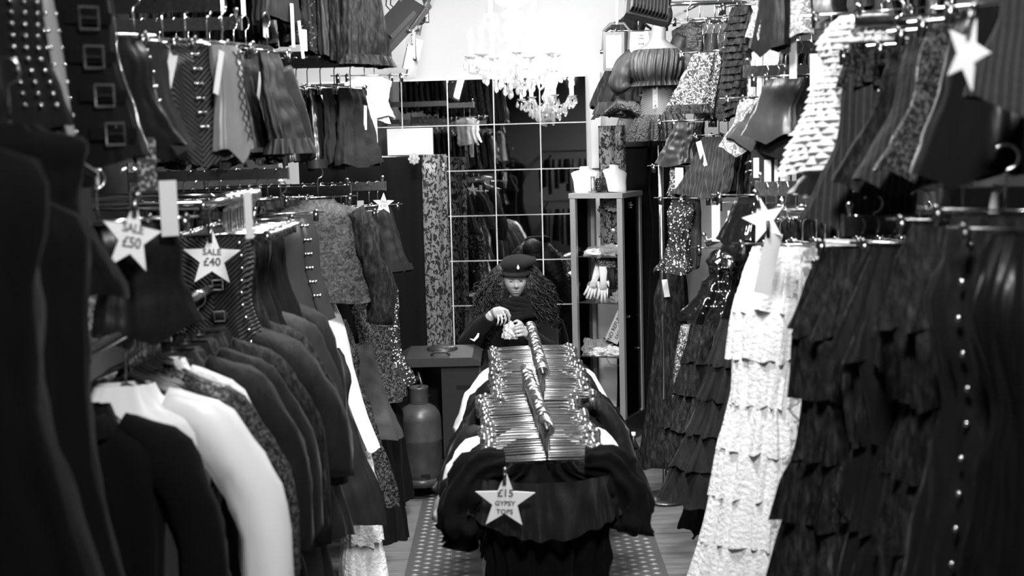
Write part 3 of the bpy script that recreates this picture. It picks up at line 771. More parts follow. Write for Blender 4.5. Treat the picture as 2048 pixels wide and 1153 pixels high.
cluster('on the second upper left arm', [
  ('black_skirt', 'skirt', (420, 85), (425, 315), .13, .03, 'black', 'plain black skirt', {}),
  ('black_skirt', 'skirt', (445, 85), (465, 318), .13, .03, 'charcoal', 'washed black skirt', {}),
  ('black_skirt', 'skirt', (468, 85), (505, 312), .15, .03, 'black', 'soft black skirt', dict(dy=-.05)),
  ('hemmed_skirt', 'skirt', (492, 85), (545, 306), .13, .03, 'black', 'black skirt with grey hem', dict(band=dict(t=(.94, .985), m='charcoal'), tags=[TG(.0, -.05, -.06, .018, .12, 'paper', (0, .25, 0))])),
  ('frilled_jacket', 'skirt', (535, 100), (583, 302), .08, .03, 'charcoal', 'charcoal frill hemmed jacket', dict(frill=[dict(t=.95, m='charcoal', h=.05)], sleeves=[dict(pts=[(.06, -.02, -.05), (.11, -.05, -.2), (.16, -.05, -.36)], r0=.035, r1=.03)], dy=-.08)),
], 4.5, 70, g, arm=(480, 46))
cluster('in the topmost left row', [
  ('tagged_blouse', 'top', (470, -190), (478, -8), .14, .03, 'black', 'black blouse with dangling card tags', dict(tags=[TG(.02, -.05, -.33, .035, .10, 'black_card'), TG(.09, -.05, -.34, .038, .13, 'card_print'), TG(-.06, -.05, -.33, .03, .07, 'card')], dy=-.4, hang=False)),
  ('long_blouse', 'top', (545, -190), (560, 40), .14, .03, 'charcoal', 'charcoal blouse with long white tag', dict(tags=[TG(.02, -.05, -.36, .022, .16, 'paper'), TG(.1, -.05, -.45, .05, .08, 'card_print'), TG(.07, -.05, -.42, .02, .14, 'paper', (0, -.15, 0))], dy=-.3, hang=False)),
  ('speckled_skirt', 'skirt', (585, -170), (618, 92), .14, .035, 'speckle', 'grey speckled skirt', {}),
  ('speckled_skirt', 'skirt', (622, -170), (655, 108), .14, .035, 'speckle', 'light speckled skirt', {}),
  ('pinstriped_skirt', 'skirt', (655, -170), (688, 118), .14, .03, 'pinstripe', 'pinstriped charcoal skirt', {}),
  ('lace_skirt', 'skirt', (682, -170), (712, 128), .15, .035, 'lace_black', 'black lace skirt', {}),
  ('ragged_skirt', 'skirt', (712, -170), (735, 130), .15, .035, 'lace_black', 'black ragged hem skirt', dict(frill=[dict(t=.97, m='lace_black', h=.04)])),
], 5.25, 70, 'skirts in the topmost left row', arm=(712, -200), armlabel='square chrome display arm above the speckled skirts')
cluster('on the third upper left arm', [
  ('black_skirt', 'skirt', (565, 150), (585, 318), .13, .03, 'black', 'flat black skirt', {}),
  ('satin_corset', 'skirt', (592, 150), (612, 325), .12, .03, 'satin_mid', 'dull satin skirt', {}),
  ('velvet_skirt', 'skirt', (614, 150), (632, 318), .11, .028, 'velvet', 'black velvet skirt', {}),
  ('banded_skirt', 'skirt', (640, 150), (665, 336), .13, .03, 'satin', 'shiny skirt with stitched hem band', dict(band=dict(t=(.88, .99), m='charcoal'))),
  ('denim_skirt', 'skirt', (668, 150), (690, 326), .12, .03, 'denim', 'dark denim skirt', {}),
  ('tagged_skirt', 'skirt', (700, 150), (722, 330), .14, .035, 'denim', 'charcoal denim skirt with white tag', dict(tags=[TG(.03, -.05, -.07, .025, .10, 'paper', (0, .1, 0))])),
], 5.4, 70, 'skirts on the left upper arms', arm=(700, 124))
cluster('beyond the third upper left arm', [
  ('white_blouse', 'top', (728, 128), (738, 245), .10, .03, 'white_cotton', 'crumpled white blouse', dict(yaw=20, tags=[TG(.02, -.06, -.2, .035, .10, 'card_print')])),
  ('white_shirt', 'top', (748, 135), (756, 236), .08, .03, 'white_lace', 'small white shirt', dict(yaw=15, tags=[TG(-.02, -.06, -.18, .03, .14, 'card_print')])),
], 6.3, 30, 'white blouses at the far left', arm=(762, 108), fill=False)

# ------------------------------------------------------------------ left side, middle row
cluster('by the £50 star', [
  ('brocade_corset', 'corset', (195, 430), (236, 668), .10, .03, 'brocade_light', 'grey brocade corset with studded clasps', dict(yaw=45, busk=dict(n=8, strip='satin_light'), tags=[TG(-.06, -.05, .02, .035, .22, 'paper', (0, .28, 0)), TG(-.06, -.05, .09, .045, .06, 'card_print')])),
  ('tall_corset', 'corset', (262, 425), (302, 655), .12, .03, 'satin', 'dark satin panelled corset', dict(yaw=35, tags=[TG(.07, -.06, .10, .042, .13, 'card_print'), TG(.02, -.07, .20, .045, .12, 'crest_print')])),
], 3.05, 40, 'corsets on the left middle arms', fill=False, arm=(190, 358), armlabel='square black display arm beside the £50 star')
star_sign('paper star marked SALE £50 on the grey brocade corset', at(263, 476, 2.9), .085, (0, .22, .95), [('SALE', .028, .012), ('£50', .034, -.022)])
LX = -0.92
def rail_y(name, label, x, z, y0, y1, posts=True, x2=None, m='chrome', legs_to=0.0):
    o = thing(name, label, 'clothes rail', (x, y0, z)); x2 = x if x2 is None else x2
    MB().tube([(0, 0, 0), (x2-x, y1-y0, 0)], .0125, 12).build('rail', m, o, True)
    if posts:
        for (px, py) in ((0, 0), (x2-x, y1-y0)): MB().tube([(px, py, 0), (px, py, legs_to-z)], .0125, 10).build('post', m, o, True)
    return o
rz = at(440, 402, 4.0).z
rl = rail_y('clothes_rail', 'chrome rail with crowded curved hooks behind the £40 star', LX+.04, rz, 3.7, 4.52, posts=False)
for y in (3.75, 4.48): MB().tube([(0, y-3.7, 0), (XL-LX-.04, y-3.7, 0)], .012, 8).build('wall_bracket', 'chrome', rl, True)
def onrail(nm, kind, look, X, Y, ztop, L, hw, ht, yaw, m, group, cat, hang=True, hl='', **o):
    GN[0] += 1; ya = math.radians(yaw); lx = o.pop('lean', 0.0)
    return garment_w(nm, kind, Vector((X, Y, ztop)), L, (lx*math.cos(ya), -lx*math.sin(ya)), hw, ht, ya, m, look, cat, group, hang, o, GN[0]*5+1, 'hangers '+hl, 'chrome clip hanger '+hl)
g = 'corsets on the left rail with the £40 star'; hl = 'on the left rail with £40 star'
onrail('herringbone_corset', 'corset', 'black herringbone corset with round buckles under the £40 star', LX, 3.95, rz-.108, .38, .145, .035, 12, 'herringbone_dark', g, 'corset', hl=hl, buckles=dict(xo=.12, n=4, reach=.35, w=.03, h=.03, strap='pvc'), studs=dict(cols=(.72,), n=9, r=.006))
for k in range(24): 
    y = 3.96+.0215*k+.004*math.sin(k*9)
    hanger(Vector((LX+.04, y, rz)), math.radians(random.uniform(-14, 10)), 'chrome clip hanger '+hl, 'hangers '+hl)
for k in range(5):
    onrail('dark_corset', 'corset', 'dark corset packed behind the £40 herringbone corset', LX+.0, 4.03+.085*k, rz-.108, .36, .13, .028, 10, ('satin', 'lace_black', 'black', 'velvet', 'satin')[k], 'dark corsets packed behind the £40 star', 'corset', hang=False)
onrail('studded_corset', 'corset', 'dark studded corset just right of the £40 star', LX+.03, 4.5, rz-.10, .40, .12, .035, 30, 'satin', g, 'corset', hl=hl, studs=dict(cols=(-.5, -.1), n=8, r=.006), lean=.03, busk=dict(n=5, strip='satin_mid'))
onrail('grey_corset', 'corset', 'plain grey satin corset behind the small white star', LX+.06, 4.85, rz-.10, .40, .145, .04, 22, 'satin_mid', g, 'corset', hl=hl, lean=.03, busk=dict(n=6, strip='satin_mid', xo=.09))
onrail('lace_blouse', 'top', 'dark floral lace blouse beside the grey satin corset', LX+.14, 5.25, rz-.06, .42, .17, .05, 20, 'floral_grey', 'blouses left', 'blouse', hl=hl, lean=.04, sleeves=[dict(pts=[(.13, 0, -.06), (.2, -.02, -.2), (.24, -.03, -.4), (.23, -.03, -.52)], r0=.06, r1=.055, m='lace_black', amp=.2)])
star_sign('paper star marked SALE £40 over the buckled herringbone corset', at(424, 518, 3.86), .088, (0, .05, .12), [('SALE', .026, .012), ('£40', .034, -.02)])
star_sign('small blank white star beside the grey satin corset', at(508, 470, 4.4), .075, (0, .1, 1.05), [])

cluster('on the left middle arm', [
  ('black_corset', 'corset', (610, 405), (640, 570), .12, .03, 'velvet', 'black velvet corset', {}),
  ('striped_corset', 'mermaid', (645, 405), (682, 588), .09, .03, 'pinstripe', 'grey striped corset with white tag', dict(tags=[TG(.03, -.06, -.05, .03, .14, 'paper', (0, .3, 0))], yaw=35)),
  ('frilled_corset', 'mermaid', (668, 405), (700, 590), .10, .03, 'satin', 'frilled satin corset', dict(yaw=40)),
  ('denim_skirt', 'pencil', (692, 400), (728, 505), .10, .028, 'denim', 'short dark denim skirt', dict(yaw=25, tags=[TG(-.06, -.05, .0, .05, .10, 'paper', (0, -.3, 0)), TG(.05, -.05, .06, .03, .06, 'card')])),
], 5.8, 66, 'corsets on the left middle arms', arm=(700, 380))
cluster('on the far left middle arm', [
  ('laced_skirt', 'skirt', (715, 395), (742, 560), .11, .028, 'lace_black', 'black laced skirt', {}),
  ('satin_skirt', 'skirt', (738, 395), (760, 545), .11, .028, 'velvet', 'black pleated skirt', {}),
  ('pleated_skirt', 'skirt', (755, 395), (783, 545), .10, .03, 'charcoal', 'charcoal skirt with deep hem', dict(band=dict(t=(.88, .98), m='charcoal'), yaw=45)),
], 6.6, 68, 'skirts on the left middle arms', arm=(770, 372))
star_sign('tiny grey star price card on the far left arm', at(767, 408, 6.42), .055, (0, .05, .3), [('SALE', .018, .006), ('£30', .022, -.016)], clip=False)
cluster('below the left upper shelf', [
  ('hanging_blouse', 'top', (478, 378), (490, 430), .10, .03, 'black', 'half hidden black blouse', dict(yaw=30)),
  ('hanging_blouse', 'top', (535, 380), (570, 520), .12, .03, 'lace_black', 'black lace sleeve blouse', dict(yaw=30, sleeves=[dict(pts=[(.08, 0, -.05), (.15, 0, -.2), (.19, 0, -.38)], r0=.05, r1=.045)])),
], 5.3, 40, 'blouses on the left middle arms', arm=(575, 347))
# ------------------------------------------------------------------ left side, jacket rail and long clothes
JX, JZ = -0.92, 1.46
rail_y('clothes_rail', 'low chrome rail carrying the left row of jackets', JX, JZ, 2.55, 5.6, posts=True)
g = 'jackets on the low left rail'; hl = 'on the low left jacket rail'
def jk(look, Y, m, hw=.2, L=.7, yaw=12, drop=.11, sl=True, kind='jacket', X=JX, sr=.06, sm=None, elbow=.10, slen=.58, cuff=None, cr=.055, **o):
    sleeves = []
    if sl:
        for s in (1, -1):
            sleeves.append(dict(ease=True, pts=[(s*hw*.40, 0, -.045), (s*hw*.90, 0, -.115), (s*(hw+elbow*.5), -.01, -.22), (s*(hw+elbow), -.02, -.36), (s*(hw+elbow), -.03, -slen)], r0=sr*1.1, r1=sr*.85, m=sm or m))
    return onrail('jacket' if kind == 'jacket' else 'long_'+kind, kind, look, X, Y, JZ-drop, L, hw, .055, yaw, m, g, 'jacket' if kind == 'jacket' else kind, hl=hl, sleeves=sleeves, amp=.022, **({'collar': dict(r=cr)} if cr else {}), **o)
for k in range(11): shirt_hanger(Vector((JX+.0, 3.06+.026*k+.004*math.sin(k*5), JZ)), math.radians(random.uniform(-12, 12)), 'coat hanger with curved chrome hook at the near end of the jacket rail', 'spare hangers on the low left jacket rail')
jk('black wool jacket hanging in front of the white jacket', 2.80, 'dark_velvet', yaw=10, drop=.125, L=.75, hw=.18, elbow=.06, X=JX-.03)
jk('white satin jacket with one broad sleeve at the aisle', 3.02, 'white_satin', cr=0, yaw=14, drop=.12, sr=.068, elbow=.10, L=.75)
jk('black jacket with ornate braid just behind the white jacket', 3.18, 'brocade', yaw=12, drop=.11)
jk('frilled white collared black blouse on the jacket rail', 3.30, 'white_lace', yaw=12, hw=.17, elbow=.06)
jk('plain velvet jacket, fifth along the jacket rail', 3.44, 'velvet', yaw=16)
jk('black crushed velvet jacket, sixth along the jacket rail', 3.58, 'velvet', yaw=14, L=.85)
jk('dark floral brocade coat with wide cuff on jacket rail', 3.74, 'lace_black', yaw=18, L=.95, slen=.66)
jk('puff sleeved velvet jacket, eighth along the jacket rail', 3.95, 'velvet', yaw=14, hw=.21, elbow=.13, slen=.5, sr=.07)
jk('short black lace jacket with white cuff frill', 4.15, 'lace_black', yaw=15, L=.9)
jk('grey wool frock coat, tenth along the jacket rail', 4.38, 'charcoal', yaw=18, L=1.02, kind='coat', elbow=.07)
jk('long black pleated coat near the floor', 4.62, 'velvet', yaw=14, L=1.2, kind='coat', elbow=.05)
g2 = 'long clothes at the left aisle edge'
def lc(nm, kind, look, tp, bt, Y, hw, ht, yaw, m, cat, **o): return garment(nm, kind, tp, bt, Y, hw, ht, yaw, m, look, cat, g2, False, o)
lc('white_trousers', 'trousers', 'slim white trousers hanging beside the dark velvet gown', (618, 640), (650, 930), 4.9, .06, .03, 30, 'white_floral', 'trousers')
lc('white_trousers', 'trousers', 'longer white trousers with a bright side seam', (650, 610), (745, 900), 5.3, .055, .03, 35, 'white_satin', 'trousers')
lc('velvet_gown', 'dress', 'dark velvet gown under the grey satin corset', (545, 630), (600, 1080), 4.75, .16, .05, 15, 'velvet', 'gown')
lc('grey_gown', 'dress', 'charcoal gown with buttoned front by the aisle', (640, 700), (690, 1050), 5.1, .13, .05, 20, 'charcoal', 'gown')
lc('lace_gown', 'dress', 'black and white flecked lace gown by the aisle', (668, 640), (745, 1010), 5.45, .09, .05, 25, 'brocade', 'gown')
lc('white_petticoat', 'skirt', 'white lace petticoat hem near the floor on the left', (715, 900), (728, 1135), 5.35, .075, .05, 25, 'white_lace', 'petticoat', tiers=3)
lc('brocade_dress', 'mermaid', 'tight shiny brocade dress with a flared skirt', (728, 530), (760, 800), 5.9, .10, .045, 30, 'brocade', 'dress')
lc('glitter_dress', 'mermaid', 'glitter flecked brocade dress nearest the black curtain', (755, 545), (790, 770), 6.2, .09, .04, 35, 'glitter', 'dress')
lc('striped_skirt', 'skirt', 'flared skirt with fine diagonal stripes near the heater', (715, 690), (748, 880), 5.7, .10, .05, 30, 'diag_stripe', 'skirt', k=6)
lc('black_gown', 'dress', 'black gown behind the striped skirt reaching the floor', (740, 660), (762, 1110), 6.0, .11, .05, 25, 'black', 'gown')
lc('velvet_gown', 'dress', 'black velvet gown next to the gas bottle', (762, 690), (778, 1005), 6.35, .10, .05, 30, 'dark_velvet', 'gown')
# big dark coats closest to the camera
g2 = 'dark coats nearest the camera on the left'
def nc(look, tp, bt, Y, hw, ht, yaw, m, **o): return garment('long_coat', 'coat', tp, bt, Y, hw, ht, yaw, m, look, 'coat', g2, True, o, 'hangers on the nearest left rail', 'coat hanger on the nearest left rail')
nc('black velvet coat closest to the camera at the left edge', (-190, 225), (-60, 1500), 1.95, .20, .07, 25, 'dark_velvet', collar=dict(r=.08), k=9, amp=.03)
nc('long black coat, second from the camera on the left', (-35, 345), (95, 1500), 2.3, .17, .07, 22, 'dark_velvet', collar=dict(r=.07), k=9, amp=.035)
nc('black coat hanging below the buckled corset', (20, 250), (90, 600), 2.45, .13, .06, 15, 'dark_velvet')

# ------------------------------------------------------------------ right side, upper row
g = 'clothes on the right upper arms'
loop = thing('clothes_rail', 'bent chrome tube rail at the top right of the back wall', 'clothes rail', at(1340, 10, 6.7))
lp = [at(x, y, 6.7)-loop.location for x, y in ((1338, 8), (1400, 6), (1470, 4), (1490, 7), (1500, 18), (1502, 45))]
MB().tube(lp, .012, 12).build('tube', 'chrome', loop, True)
MB().tube([lp[1], lp[1]+Vector((0, 1.3, .03))], .010, 8).build('wall_stay', 'chrome', loop, True)
cluster('on the bent tube rail', [
  ('fur_stole', 'top', (1375, 48), (1385, 150), .10, .04, 'black_fur', 'black fluffy shrug', {}),
  ('lace_blouse', 'top', (1400, 40), (1395, 165), .12, .035, 'tulle', 'sheer dark blouse with wide frilled cuff', dict(yaw=-15, sleeves=[dict(pts=[(-.08, -.02, -.08), (-.15, -.03, -.22), (-.2, -.03, -.40)], r0=.045, r1=.06, m='tulle', flare=.8)])),
  ('fur_stole', 'top', (1430, 40), (1432, 140), .09, .03, 'black_fur', 'black fur bolero', {}),
  ('velvet_blouse', 'top', (1460, 40), (1462, 150), .08, .03, 'velvet', 'black velvet blouse', {}),
], 6.7, -40, g, end='the left', hookpx=1)
cluster('on the far upper right arm', [
  ('ribbon_camisole', 'pencil', (1465, 84), (1452, 215), .09, .022, 'velvet', 'black ribbon edged top', {}),
  ('net_camisole', 'pencil', (1450, 84), (1440, 240), .09, .02, 'glitter', 'black dotted net top', {}),
  ('striped_camisole', 'pencil', (1437, 84), (1425, 240), .09, .02, 'pinstripe', 'thin striped top', {}),
  ('sequin_camisole', 'pencil', (1424, 84), (1408, 235), .09, .02, 'sequin', 'narrow sequin top', {}),
  ('sequin_dress', 'skirt', (1408, 84), (1375, 222), .09, .03, 'sequin', 'grey sequin dress with black hem', dict(yaw=-48, frill=[dict(t=.97, m='black_fur', h=.04)])),
], 6.0, -72, g, arm=(1408, 58))
cluster('on the white feather arm', [
  ('ruched_dress', 'pencil', (1482, 55), (1462, 230), .07, .03, 'lace_black', 'black ruched dress', dict(tiers=15, tieramp=.07)),
  ('feather_stole', 'pencil', (1508, 5), (1490, 205), .075, .035, 'white_fur', 'white feathery stole', dict(yaw=-25, k=9, amp=.02)),
  ('feather_stole', 'pencil', (1538, 5), (1520, 180), .07, .035, 'white_fur', 'shorter white feathery stole', dict(yaw=-20, k=9, amp=.02)),
], 5.5, -60, g, end='the left', arm=(1470, -40), fill=False)
cluster('on the upper right corset arm', [
  ('satin_corset', 'corset', (1585, 160), (1560, 285), .11, .03, 'velvet', 'black velvet corset', {}),
  ('satin_corset', 'corset', (1565, 160), (1540, 285), .11, .03, 'satin', 'dark satin corset', {}),
  ('swirl_corset', 'corset', (1548, 160), (1515, 275), .12, .032, 'satin_mid', 'shiny corset with swirl clasps', dict(yaw=-35, busk=dict(n=3, strip=None), vp=.06)),
  ('brocade_corset', 'corset', (1512, 165), (1485, 295), .09, .03, 'brocade_light', 'silver brocade corset', dict(yaw=-40, dy=.05)),
], 5.2, -68, g, arm=(1490, 143))
cluster('on the second upper right arm', [
  ('velvet_corset', 'corset', (1665, 130), (1640, 300), .11, .028, 'satin', 'dark corset with side strap', dict(tags=[TG(-.05, -.05, -.1, .02, .06, 'card')])),
  ('velvet_corset', 'corset', (1640, 130), (1618, 305), .11, .028, 'velvet', 'black corset with single stud', {}),
  ('velvet_corset', 'corset', (1618, 130), (1595, 305), .11, .028, 'satin', 'charcoal panelled corset', {}),
  ('velvet_corset', 'corset', (1595, 130), (1568, 300), .12, .03, 'velvet', 'soft black velvet corset', dict(yaw=-45)),
  ('velvet_corset', 'corset', (1572, 132), (1540, 270), .10, .03, 'satin_mid', 'grey sheen velvet corset', dict(yaw=-40)),
], 4.7, -65, g, arm=(1562, 95))
cluster('in the topmost right row', [
  ('brocade_bodice', 'corset', (1585, -150), (1562, 72), .11, .035, 'brocade_light', 'silver rose brocade corset', dict(yaw=-35)),
  ('ragged_bodice', 'corset', (1552, -150), (1538, 95), .08, .03, 'black', 'black ragged corset', dict(yaw=-60)),
  ('leather_corset', 'corset', (1640, -150), (1615, 40), .13, .04, 'satin', 'smooth leather look corset', dict(yaw=-25, tags=[TG(.0, -.05, -.36, .045, .14, 'card_print'), TG(-.08, -.05, -.2, .025, .24, 'card')])),
  ('leather_corset', 'corset', (1700, -150), (1680, 20), .12, .04, 'black', 'black corset with hanging printed tag', dict(yaw=-30, tags=[TG(-.02, -.05, -.28, .04, .12, 'card_print', (0, -.2, 0))])),
], 4.5, -50, g, end='the left', arm=(1540, -170))
rowz = at(1655, 62, 4.2)
arm_rail('short square arm end poking out left of the white ruffled dress', rowz, XR, size=(.022, .042))
# the white ruffled dress and its dark neighbours
garment('ruffled_dress', 'dress', (1725, 30), (1665, 340), 3.5, .105, .07, -35, 'white_lace', 'white ruffled short dress hanging from the upper right arm', 'dress', g, True,
        dict(tiers=24, tieramp=.06, k=21, amp=.014, nphi=120, nt=96), 'hangers by the white ruffled dress', 'chrome clip hanger by the white ruffled dress')
garment('tulle_petticoat', 'skirt', (1700, 250), (1690, 375), 3.6, .09, .06, -30, 'white_fur', 'white tulle petticoat under the ruffled dress', 'petticoat', g, False, dict(tiers=3, tieramp=.3, k=13, nphi=80))
garment('white_blouse', 'top', (1765, 60), (1748, 270), 3.75, .10, .04, -40, 'white_cotton', 'plain white blouse behind the ruffled dress', 'blouse', g, True, {}, 'hangers by the white ruffled dress', 'chrome clip hanger by the white ruffled dress')
t4 = at(1720, 40, 3.35); arm_rail('round dark arm with wire hooks right of the ruffled dress', Vector((t4.x, 3.4, t4.z)), XR, size=(.03, .03), round_=True, m='dark_steel')
cluster('right of the white ruffled dress', [
  ('fur_collared_corset', 'corset', (1790, 105), (1712, 440), .13, .035, 'pinstripe', 'fur collared striped corset', dict(yaw=-30, busk=dict(n=9, strip=None), frill=[dict(t=.05, m='black_fur', h=.10, amp=.02, k=9), dict(t=.10, m='black_fur', h=.08, amp=.016, k=14)], zo=0)),
  ('long_corset', 'corset', (1860, 90), (1768, 365), .12, .035, 'lace_black', 'black lace trimmed corset', dict(yaw=-45, dy=-.2)),
  ('long_corset', 'corset', (1905, 60), (1815, 360), .12, .03, 'pinstripe', 'pinstriped corset', dict(yaw=-48, dy=-.35)),
  ('brocade_corset', 'corset', (1955, 40), (1868, 340), .13, .03, 'brocade', 'dark brocade corset', dict(yaw=-48, dy=-.5)),
  ('long_corset', 'corset', (2010, 10), (1928, 345), .12, .03, 'satin', 'tagged satin corset', dict(yaw=-55, dy=-.65, tags=[TG(.06, -.05, -.25, .02, .09, 'card')])),
  ('long_corset', 'corset', (2120, -140), (2075, 190), .12, .03, 'pinstripe', 'grey piped corset', dict(yaw=-50, dy=-.95)),
], 3.3, -45, 'corsets on the near right arms', end='the left')
star_sign('blank bright white star hanging at the upper right', at(1934, 106, 2.25), .066, (0, .38, -1.32), [])

# ------------------------------------------------------------------ right side, middle row
g = 'clothes on the right middle arms'
cluster('on the far right middle arm', [
  ('velvet_skirt', 'skirt', (1492, 250), (1470, 390), .10, .03, 'velvet', 'black velvet skirt', {}),
  ('velvet_skirt', 'skirt', (1474, 250), (1450, 388), .10, .028, 'black', 'dull black skirt', {}),
  ('pleated_skirt', 'skirt', (1456, 250), (1430, 385), .11, .03, 'charcoal', 'black pleated skirt', {}),
  ('corduroy_skirt', 'skirt', (1438, 250), (1400, 392), .12, .03, 'pinstripe', 'grey corduroy skirt', dict(yaw=-45, tags=[TG(-.08, -.05, -.02, .03, .12, 'paper', (0, -.3, 0))])),
], 6.0, -66, g, arm=(1425, 226))
cluster('left of the far right arm', [
  ('taffeta_skirt', 'skirt', (1370, 245), (1352, 330), .08, .03, 'satin_mid', 'small grey taffeta skirt', dict(yaw=-30)),
  ('taffeta_skirt', 'skirt', (1388, 245), (1375, 328), .08, .03, 'velvet', 'black gathered skirt', dict(yaw=-50)),
  ('sequin_skirt', 'pencil', (1352, 335), (1345, 390), .03, .02, 'sequin', 'slim silver trimmed skirt', dict(yaw=-40, tags=[TG(.05, -.05, .0, .045, .11, 'paper')])),
  ('sequin_gown', 'mermaid', (1368, 400), (1345, 545), .075, .03, 'glitter', 'black glitter panelled dress', dict(yaw=-35)),
  ('satin_gown', 'pencil', (1388, 395), (1382, 535), .05, .025, 'satin_mid', 'narrow satin dress with white strip', dict(yaw=-50, tags=[TG(-.04, -.05, .02, .018, .2, 'paper', (0, -.1, 0))])),
], 6.3, -45, g, end='the left', hookpx=1)
cluster('below the swirl clasp corset', [
  ('tagged_corset', 'corset', (1500, 410), (1478, 500), .07, .03, 'satin', 'dark leather look corset with tags', dict(yaw=-35, tags=[TG(-.12, -.05, .0, .035, .14, 'card_print'), TG(-.06, -.05, -.02, .02, .06, 'card')])),
  ('gloss_corset', 'corset', (1500, 395), (1475, 480), .075, .03, 'pvc', 'glossy black corset with silver edge', dict(yaw=-40, dy=-.2)),
], 5.0, -40, g, end='the camera', hookpx=1)
t5 = at(1515, 378, 4.6); arm_rail('square chrome arm above the white dresses', t5, XR)
for k in range(12): hanger(Vector((t5.x+.03+.035*k, 4.6, t5.z)), math.radians(-75+random.uniform(-12, 12)), 'chrome clip hanger on the arm above the white dresses', 'hangers on the arm above the white dresses')
for k in range(8):
    garment_w('dark_skirt', 'skirt', Vector((t5.x+.05+.055*k, 4.6, t5.z-.108)), .35, (0, 0), .1, .024, math.radians(-75), ('black', 'velvet', 'satin', 'charcoal')[k % 4], 'dark skirt in the stack behind the white dresses', 'skirt', 'dark skirts behind the white dresses', False, {}, 900+k)
for k, (x, w, h, m) in enumerate(((1512, .024, .13, 'paper'), (1535, .03, .16, 'crest_print'), (1552, .016, .15, 'paper'), (1570, .024, .16, 'card'), (1588, .02, .2, 'dark_steel'))):
    p = at(x, 300, 4.75); sw = thing('swing_tag', ORD[k]+' of the card swing tags hanging below the corset with swirl clasps', 'tag', p, 0, 'swing tags on the right')
    MB().tube([(0, 0, .1), (0, 0, 0)], .001, 4).build('string', 'ink_black', sw); MB().box((0, 0, -h/2), (w*1.5, .002, h)).build('card', 'black_card' if k != 3 else 'card', sw); MB().box((0, -.002, -h*.5), (w*.8, .002, h*.55)).build('sticker', 'paper', sw)
# glossy black dress on its own tilted arm
t6 = at(1410, 490, 5.3)
o6 = arm_rail('short chrome arm carrying the glossy black dress', t6, t6.x+.3, round_=True, size=(.03, .03), m='chrome'); o6.rotation_euler = (0, -.38, 0)
garment('gloss_dress', 'dress', (1462, 500), (1425, 645), 5.2, .10, .05, -20, 'pvc', 'glossy black vinyl dress with gathered skirt', 'dress', g, True, dict(k=8, amp=.028, collar=dict(r=.04, m='chrome_worn'), studs=dict(cols=(-.3, .3), n=9), busk=dict(n=5, strip=None, m='chrome_worn')), 'hangers of the glossy dress', 'clip hanger of the glossy black dress')
garment('gloss_dress', 'dress', (1500, 490), (1465, 650), 5.4, .10, .05, -20, 'pvc', 'second vinyl dress behind the gathered one', 'dress', g, False, dict(k=8, amp=.02, tags=[TG(.02, -.07, -.02, .03, .09, 'paper'), TG(.02, -.07, -.12, .05, .05, 'crest_print')]))
# long dark clothes in front of the cabinet's right
g2 = 'long dark clothes at the far right'
def rc(nm, kind, look, tp, bt, Y, hw, ht, yaw, m, cat, **o): return garment(nm, kind, tp, bt, Y, hw, ht, yaw, m, look, cat, g2, False, o)
rc('velvet_gown', 'dress', 'black velvet gown hanging behind the glass cabinet', (1335, 255), (1335, 900), 8.2, .13, .06, -15, 'dark_velvet', 'gown')
rc('black_gown', 'dress', 'long black gown beside the cabinet edge', (1345, 545), (1325, 935), 6.6, .10, .05, -25, 'lace_black', 'gown', tags=[TG(-.02, -.07, -.03, .03, .09, 'paper', (0, -.15, 0))])
rc('sequin_gown', 'pencil', 'silver sequin gown showing as a narrow strip', (1372, 650), (1352, 850), 6.2, .035, .03, -30, 'sequin', 'gown')
rc('ruffled_skirt', 'skirt', 'black tiered skirt below the vinyl dress', (1430, 640), (1385, 900), 5.6, .13, .06, -25, 'lace_black', 'skirt', tiers=4, tieramp=.2, k=13, nphi=70)
rc('ruffled_skirt', 'skirt', 'black ruffled skirt left of the white dress', (1485, 640), (1410, 980), 5.0, .12, .06, -25, 'velvet', 'skirt', tiers=5, tieramp=.22, k=13, nphi=70)
rc('ragged_skirt', 'skirt', 'black ragged skirt with hanging ribbons', (1440, 800), (1400, 1060), 5.2, .07, .04, -25, 'black', 'skirt', k=8, amp=.02)
rb = thing('ribbon_ties', 'loose black ribbon ties hanging by the floor', 'ribbon', at(1408, 1020, 5.15))
for dx, dz, e in ((0, -.12, -.05), (.02, -.12, -.02), (.05, -.16, .02)):
    MB().tube([(dx, 0, .1), (dx, -.01, -.02), (dx+e*.4, -.01, dz*.7), (dx+e, -.01, dz)], .005, 6, True, .4).build('ribbon', 'black', rb, True)

# ------------------------------------------------------------------ white dresses and the near right black dresses
t7 = at(1557, 426, 4.1); armw = arm_rail('round chrome rail carrying the white dresses', t7, XR, round_=True, size=(.026, .026), m='chrome')
g = 'white dresses on the right'
wd = [('white_dress', (1650, 468), (1600, 1330), .11, 'white_cotton', 'plain white lace front dress, third of the white dresses', dict(dy=-.06, yaw=-42)),
      ('white_dress', (1605, 468), (1520, 1330), .13, 'white_floral', 'white flower printed dress between the other white dresses', dict(dy=-.03, yaw=-38)),
      ('white_dress', (1560, 468), (1455, 1330), .15, 'white_lace', 'white tiered ruffle gown nearest the aisle', dict(yaw=-34, tiers=9, tieramp=.05, k=13, amp=.016, nphi=90, nt=63))]
for nm, tp, bt, hw, m, look, o in wd:
    o = dict(o); Y = 4.1+o.pop('dy', 0); yw = o.pop('yaw'); T = at(tp[0], tp[1], Y); B = at(bt[0], bt[1], Y); T.z = t7.z-.108; ya = math.radians(yw); dx = B.x-T.x
    garment_w(nm, 'dress', T, T.z-max(B.z, .06), (dx*math.cos(ya), -dx*math.sin(ya)), hw, .06, ya, m, look, 'dress', g, True, o, 300+int(tp[0]), 'hangers of the white dresses', 'chrome clip hanger of the white dresses')
